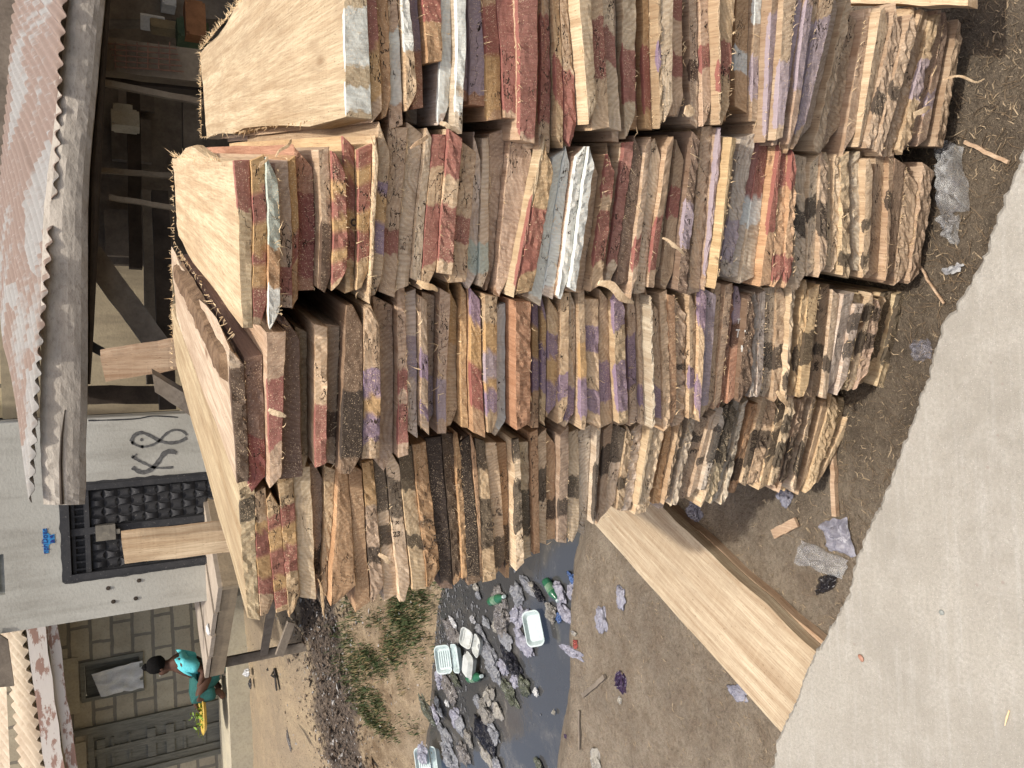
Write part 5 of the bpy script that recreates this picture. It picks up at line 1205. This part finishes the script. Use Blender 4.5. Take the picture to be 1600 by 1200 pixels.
def foam_box(P, rz, tilt, w, l, h, lab, lid=True, mat=None, roll_=0., ribs=5, name='foam_box', cat='foam box'):
    e = empty(name, P, lab, cat)
    R_ = Matrix.Rotation(rz, 4, 'Z') @ Matrix.Rotation(roll_, 4, 'X')
    if not lid and tilt: R_ = R_ @ Matrix.Rotation(tilt, 4, 'Y')
    m = MB(); tray_mesh(m, R_, w, l, h, ribs=0); o = mesh_obj('base', m.v, m.f, mat or M_FOAMW, e); fixn(o)
    if lid:
        Ml = R_ @ Matrix.Translation((w*.53, 0, h)) @ Matrix.Rotation(tilt, 4, 'Y') @ Matrix.Translation((w*.53, 0, -.005)) 
        m = MB(); tray_mesh(m, Ml, w, l, h*.7, ribs=ribs); o = mesh_obj('lid', m.v, m.f, mat or M_FOAMW, e); fixn(o)
    return e
foam_box(wp_(310, 510, -.22), 1.57+.25, -.75, .13, .21, .035, 'open two-part pale turquoise-white foam box, farthest of the foam boxes')
foam_box(wp_(440, 430, -.22), 1.57-.45, -.5, .105, .165, .032, 'open white foam box with divided lid beside a closed white one', mat=M_FOAMS, ribs=2)
m_ = foam_box(wp_(398, 552, -.21), 1.57-.3, 0, .12, .19, .035, 'closed white foam box with rounded corners in the ditch', lid=False, mat=M_FOAMS)
m = MB(); tray_mesh(m, Matrix.Rotation(1.57-.3, 4, 'Z') @ Matrix.Translation((0, 0, .07)) @ Matrix.Rotation(math.pi, 4, 'X'), .12, .19, .032); fixn(mesh_obj('lid', m.v, m.f, M_FOAMS, m_))
foam_box(wp_(785, 325, -.19), 1.9, -.65, .12, .21, .03, 'single shallow white foam tray tilted on its side in mid ditch', lid=False, roll_=.0, name='foam_tray', cat='foam tray')
foam_box(wp_(180, 1140, -.20), 1.57+.3, -.75, .135, .20, .04, 'open pale blue-white foam box at the photo bottom edge')
# green bottles
def bottle(P, rz, L, r_, lab, col=(.02, .10, .05)):
    t = N('green_plastic'); M_ = t.out(col, .2, None, .5)
    e = empty('plastic_bottle', P, lab, 'bottle'); d = Vector((math.cos(rz), math.sin(rz), 0)); s_ = [0, .02, .1, .5, .62, .72, .82, .9]; rr = [.5, .95, 1, 1, .98, .75, .4, .33]
    m = MB(); m.tube([d*L*q for q in s_], [r_*k for k in rr], 14); o = fixn(mesh_obj('body', m.v, m.f, M_, e, True))
    m = MB(); m.tube([d*L*.9, d*L*.98], [r_*.38]*2, 12); fixn(mesh_obj('cap', m.v, m.f, M_FOAMW, e))
    m = MB(); m.tube([d*L*.25, d*L*.55], [r_*1.02]*2, 14, cap=False); fixn(mesh_obj('band', m.v, m.f, simple('label_green', (.06, .16, .08), (.20, .26, .20), 40, .5, .1), e, True))
bottle(wp_(505, 160, -.215), -1.7+.5, .25, .034, 'green plastic bottle floating upright-looking beside the brownish bag near the stack')
bottle(wp_(372, 640, -.215), -1.3+.1, .26, .036, 'green plastic bottle with bright label below the open foam box')
bottle(wp_(850, 25, -.215), -2.2, .18, .030, 'small green bottle half hidden beside the lowest row corner')
# things on the near ground
def gp(X, Y, dz=.0):
    P = onz(X, Y, 0); P.z = terr(P.x, P.y)+dz; return P
GR = [(940, 968, .07, .05, .022, 'l', 'lilac translucent wrapper on bare earth near the ditch'), (973, 934, .05, .035, .02, 'l', 'small rounded translucent wrapper between plank and ditch'),
 (975, 1066, .05, .035, .03, 'v', 'dark purple rag lump on the bare earth'), (971, 1093, .02, .015, .008, 'e', 'small square grey-green chip beside the purple rag'),
 (900, 1006, .025, .018, .012, 'r', 'small red plastic scrap at the water edge'), (893, 1018, .025, .11, .01, 'l', 'long lilac film lying along the near water edge'),
 (897, 989, .012, .03, .006, 'e', 'thin cream scrap just above the red plastic scrap'), (930, 1190, .07, .04, .025, 'e', 'pale cloth scrap on earth at the photo bottom edge'),
 (718, 1150, .05, .05, .02, 'l', 'dull lilac film on water edge near black bag'), (1155, 1083, .03, .05, .01, 'l', 'lilac film scrap lying against the wide pale plank'),
 (1228, 775, .035, .03, .018, 'l', 'lilac crumpled scrap just below the lowest row'), (1085, 800, .04, .05, .02, 'l', 'silvery crumpled film on dark soil beside the plank'),
 (877, 1153, .012, .018, .008, 'v', 'tiny purple scrap near the water at photo bottom')]
for k, (X, Y, a, b, h_, c, lab) in enumerate(GR): bag('ground_litter', gp(X, Y, .004), a, b, h_, c, k+70, lab, cat='litter')
def sheetbag(name, pix, z0, col, seed, lab, mat, h=.03, cat='plastic bag'):
    P = [gp(X, Y, .012) for X, Y in pix]; n = 18; c0 = sum(P, Vector())/4; vs = []; fs = []
    for i in range(n+1):
        for j in range(n+1):
            u_, v_ = i/n, j/n; p = P[0].lerp(P[1], u_).lerp(P[3].lerp(P[2], u_), v_)
            ed_ = min(u_, 1-u_, v_, 1-v_); p = p+Vector((.012*nz(seed+u_*4, v_*4), .012*nz(seed+5+u_*4, v_*4), h*(.3+abs(nz(seed+u_*3.5, v_*3.5, 2))*1.6+.5*abs(nz(u_*9, v_*9, seed)))*min(1, ed_*5)))
            vs.append(p-c0)
    for i in range(n):
        for j in range(n): k = i*(n+1)+j; fs.append((k, k+1, k+n+2, k+n+1))
    o = mesh_obj(name, vs, fs, mat, None, True); o.location = c0; o.color = (*BC[col], 1); return tag(o, lab, cat)
sheetbag('plastic_bag', [(1285, 815), (1325, 808), (1342, 870), (1300, 858)], 0, 'l', 1.3, 'purplish translucent crumpled bag beside the slab edge', M_BAG)
sheetbag('plastic_wrapper', [(1255, 842), (1330, 875), (1318, 905), (1244, 878)], 0, 'w', 4.1, 'flat clear rectangular wrapper on soil beside the slab edge', M_BAGC, .02, 'wrapper')
sheetbag('black_wrapper', [(1285, 900), (1315, 895), (1305, 920), (1278, 930)], 0, 'k', 7.7, 'black wrapper corner on soil by the slab below the clear wrapper', M_BAG, .02, 'wrapper')
sheetbag('plastic_bag', [(1470, 215), (1505, 230), (1522, 330), (1475, 335)], 0, 'w', 9.4, 'large clear inflated bag lying between topmost row and slab', M_BAGC, .07)
sheetbag('plastic_bag', [(1474, 335), (1506, 335), (1500, 384), (1488, 380)], 0, 'w', 12.4, 'knotted tail of clear plastic below the large clear bag', M_BAGC, .04)
sheetbag('plastic_wrapper', [(1425, 535), (1455, 528), (1460, 560), (1430, 565)], 0, 'l', 15.4, 'greyish clear wrapper half under the slab edge beside third row', M_BAGC, .03, 'wrapper')
sheetbag('paper_scrap', [(1478, 420), (1508, 412), (1506, 424), (1480, 430)], 0, 'w', 18.4, 'white leaf-like scrap at the slab edge below second row', M_BAG, .01, 'litter')
def stick(X, Y, X2, Y2, w, t_, lab, mat, name='stick', cat='stick'):
    a, b = gp(X, Y, .012), gp(X2, Y2, .012); m = MB(); m.bar(a, b, w, t_, up=Vector((0, 0, 1)), n=8, rough=.004); o = m.obj(name, mat, origin=a); o.color = (*TONE['g'], 1); return tag(o, lab, cat)
stick(1306, 700, 1309, 806, .018, .018, 'thin straight batten lying on soil from lowest row towards the purplish bag', M_LOOSE)
stick(1212, 834, 1249, 815, .035, .012, 'short flat wood offcut on soil below the lowest row', M_LOOSE)
stick(1510, 222, 1580, 255, .010, .010, 'dry thin stick on soil beside the large clear bag', M_LOOSE)
stick(1432, 400, 1480, 475, .006, .006, 'long dry grass stalk bridging soil under second row', M_LOOSE)
stick(912, 1087, 950, 1056, .022, .015, 'dark broken twig on bare earth between ditch and plank', M_SHED)
stick(906, 1110, 908, 1170, .010, .008, 'thin grey twig on earth near photo bottom', M_SHED)
stick(1190, 965, 1260, 1015, .006, .006, 'thin dark twig lying along the brown lower plank', M_SHED)
def hi(X, Y, dz=.0):
    P = onz(X, Y, .6)
    for _ in range(6): P = onz(X, Y, terr(P.x, P.y))
    P.z += dz; return P
M_RUB = simple('black_rubber', (.025, .022, .02), (.04, .035, .03), 20, .7, .3)
for k, (X, Y) in enumerate([(425, 1052), (432, 1061)]):
    P = hi(X, Y); e = empty('sandal', P, ['dark sandal on sand, nearer the black debris strip', 'dark sandal on sand, nearer the table of the pair'][1-k], 'sandal', 'pair of dark sandals on the sand')
    m = MB(); m.tube([(-.12, 0, .01), (-.06, .004, .01), (.0, 0, .01), (.07, .004, .01), (.12, 0, .01)], [.03, .036, .032, .042, .03], 10)
    for v_ in m.v: v_.z = .012+(v_.z-.01)*.3
    fixn(mesh_obj('sole', m.v, m.f, M_RUB, e, True)); m = MB(); m.tube([(.02, -.04, .01), (.05, -.02, .05), (.09, 0, .02), (.05, .02, .05), (.02, .04, .01)], .008, 6); fixn(mesh_obj('strap', m.v, m.f, M_RUB, e, True)); e.rotation_euler = (0, 0, .4)
P = hi(391, 1050, .03); bag('white_container', P, .05, .09, .06, 'w', 91, 'small white plastic container lying on the sand below the table', cat='container', amp=.15, rot=.5)
P = hi(394, 1068, .02); bag('black_container_lid', P, .06, .05, .03, 'k', 92, 'small black lump with white tip beside the white container', cat='litter', amp=.3)
P = hi(453, 1155, .01); bag('ground_litter', P, .12, .03, .02, 'b', 95, 'dark thin strip of rag on the sand near photo bottom', cat='litter', rot=.9)

# ------------------------------------------------------------------ uncountable small stuff
M_CHIP = simple('pale_wood_chip', (.38, .30, .2), (.22, .165, .105), 30, .9, .2)
M_DEB = simple('dark_debris', (.06, .045, .035), (.17, .13, .095), 20, .95, .5)
M_DEBL = simple('pale_rubble', (.34, .33, .32), (.25, .24, .22), 20, .9, .4)
M_GR = simple('grass_green', (.035, .058, .02), (.06, .08, .03), 9, .8, .2)
M_GRD = simple('dry_grass', (.24, .19, .09), (.17, .13, .07), 9, .9, .2)
rng = random.Random(77)
m = MB()
for _ in range(5200):
    X, Y = rng.uniform(880, 1600), rng.uniform(0, 1200); P = gp(X, Y)
    if not (-3 < P.x < 2.2 and qq(P.x, P.y) < 3.0): continue
    close = rng.random() < .5
    L_ = rng.uniform(.006, .03)*(1.8 if rng.random() < .06 else 1); w = rng.uniform(.0008, .003)
    a = rng.uniform(0, 6.28); d = Vector((math.cos(a), math.sin(a), rng.uniform(-.1, .25))); s_ = Vector((-d.y, d.x, 0)); P = P+Vector((0, 0, .003)); b = P+d*L_*.5+s_*rng.uniform(-.3, .3)*L_
    m.add([P-s_*w/2, b-s_*w/2, P+d*L_, b+s_*w/2+Vector((0, 0, .002)), P+s_*w/2+Vector((0, 0, .001))], [(0, 1, 3, 4), (1, 2, 3)])
o = mesh_obj('wood_chips', m.v, m.f, M_CHIP); tag(o, kind='stuff')
m = MB()      # darker shavings, straw and bits packed between stack and slab
for _ in range(1500):
    X = rng.uniform(1290, 1600); Y = rng.uniform(-40, 900); P = gp(X, Y, .004)
    a = rng.gauss(1.2, 1.); L_ = rng.uniform(.01, .06); d = Vector((math.cos(a), math.sin(a), rng.uniform(-.05, .3))).normalized(); w = rng.uniform(.0004, .0011)
    m.tube([P, P+d*L_*.5+Vector((rng.gauss(0, .004), rng.gauss(0, .004), .003)), P+d*L_], [w, w, w*.3], 3, cap=False)
o = mesh_obj('shavings', m.v, m.f, simple('brown_shaving', (.20, .145, .09), (.10, .07, .045), 20)); tag(o, kind='stuff')
m = MB(); ax_ = (DEB1-DEB0); 
for _ in range(2600):
    t_ = rng.uniform(-.12, 1.25); o_ = rng.gauss(0, .27); P = DEB0+ax_*t_; n_ = Vector((-ax_.y, ax_.x, 0)).normalized(); P = P+n_*o_; P.z = terr(P.x, P.y)+.012+.03*max(0, 1-abs(o_)/.4)
    s_ = rng.uniform(.008, .028)*(2 if rng.random() < .05 else 1); el = Vector((rng.uniform(-1, 1), rng.uniform(-1, 1), 0))*rng.choice([0, 0, 1, 2]); c3 = [(Vector((rng.uniform(-1, 1), rng.uniform(-1, 1), rng.uniform(-.5, .5)))+el*rng.uniform(-1, 1))*s_ for _ in range(4)]
    m.add([P+c for c in c3], [(0, 1, 2), (0, 2, 3), (0, 3, 1), (1, 3, 2)], 0 if rng.random() < .86 else 1)
o = mesh_obj('rubble', m.v, m.f, [M_DEB, M_DEBL], mi=m.m); tag(o, kind='stuff')
m = MB(); cnt = 0
while cnt < 20000:
    w = rng.uniform(-5.6, 1.2); q = rng.gauss(5.42, .26); x, y = .93*w+.37*q, -.37*w+.93*q
    dens = nz(x*1.7, y*1.7, 5)+.35*nz(x*5, y*5, 1)+.22
    cnt += 1
    if rng.random() > dens*2.4: continue
    z = terr(x, y); tall = .035+.05*max(0, dens); P = Vector((x, y, z-.003))
    for _ in range(3):
        a = rng.uniform(0, 6.28); le = rng.uniform(.2, .9); h_ = tall*rng.uniform(.5, 1.4); tip = P+Vector((math.cos(a)*h_*le, math.sin(a)*h_*le, h_)); s_ = Vector((-math.sin(a), math.cos(a), 0))*rng.uniform(.002, .005); mid = P.lerp(tip, .5)+Vector((0, 0, h_*.12))
        p0 = P+Vector((rng.gauss(0, .02), rng.gauss(0, .02), 0)); off = p0-P
        m.add([p0-s_*.4, mid+off-s_, tip+off, mid+off+s_, p0+s_*.4], [(0, 1, 3, 4), (1, 2, 3)], 0 if rng.random() < .8 else 1)
o = mesh_obj('grass', m.v, m.f, [M_GR, M_GRD], mi=m.m); tag(o, kind='stuff')
m = MB()      # scum and flecks on the water
for _ in range(2400):
    w = rng.uniform(-4.6, .4); q = rng.uniform(3.2, 5.0) if rng.random() < .03 else 5.05-abs(rng.gauss(0, .42)); x, y = .93*w+.37*q, -.37*w+.93*q
    r_ = rng.uniform(.004, .016)*(2 if rng.random() < .12 else 1); P = Vector((x, y, -.2465)); n_ = rng.randint(4, 6); a0 = rng.random()*6
    m.add([P+Vector((r_*rng.uniform(.5, 1.3)*math.cos(a0+6.283*k/n_), r_*rng.uniform(.5, 1.3)*math.sin(a0+6.283*k/n_), rng.uniform(0, .004))) for k in range(n_)], [tuple(range(n_))], rng.choice([0, 0, 1]))
o = mesh_obj('floating_flecks', m.v, m.f, [simple('grey_scum', (.16, .165, .175), (.10, .10, .105), 20, .6, .3), simple('dark_scum', (.06, .06, .062), (.10, .098, .095), 20, .6, .3)], mi=m.m); tag(o, kind='stuff')
m = MB()
for _ in range(900):
    X, Y = rng.uniform(350, 700), rng.uniform(900, 1200); P = hi(X, Y, .004); s_ = rng.uniform(.005, .016)
    c3 = [Vector((rng.uniform(-1, 1), rng.uniform(-1, 1), rng.uniform(-.4, .6)))*s_ for _ in range(4)]
    m.add([P+c for c in c3], [(0, 1, 2), (0, 2, 3), (0, 3, 1), (1, 3, 2)], rng.choice([0, 0, 0, 1]))
o = mesh_obj('sand_grit', m.v, m.f, [M_DEB, M_DEBL], mi=m.m); tag(o, kind='stuff')
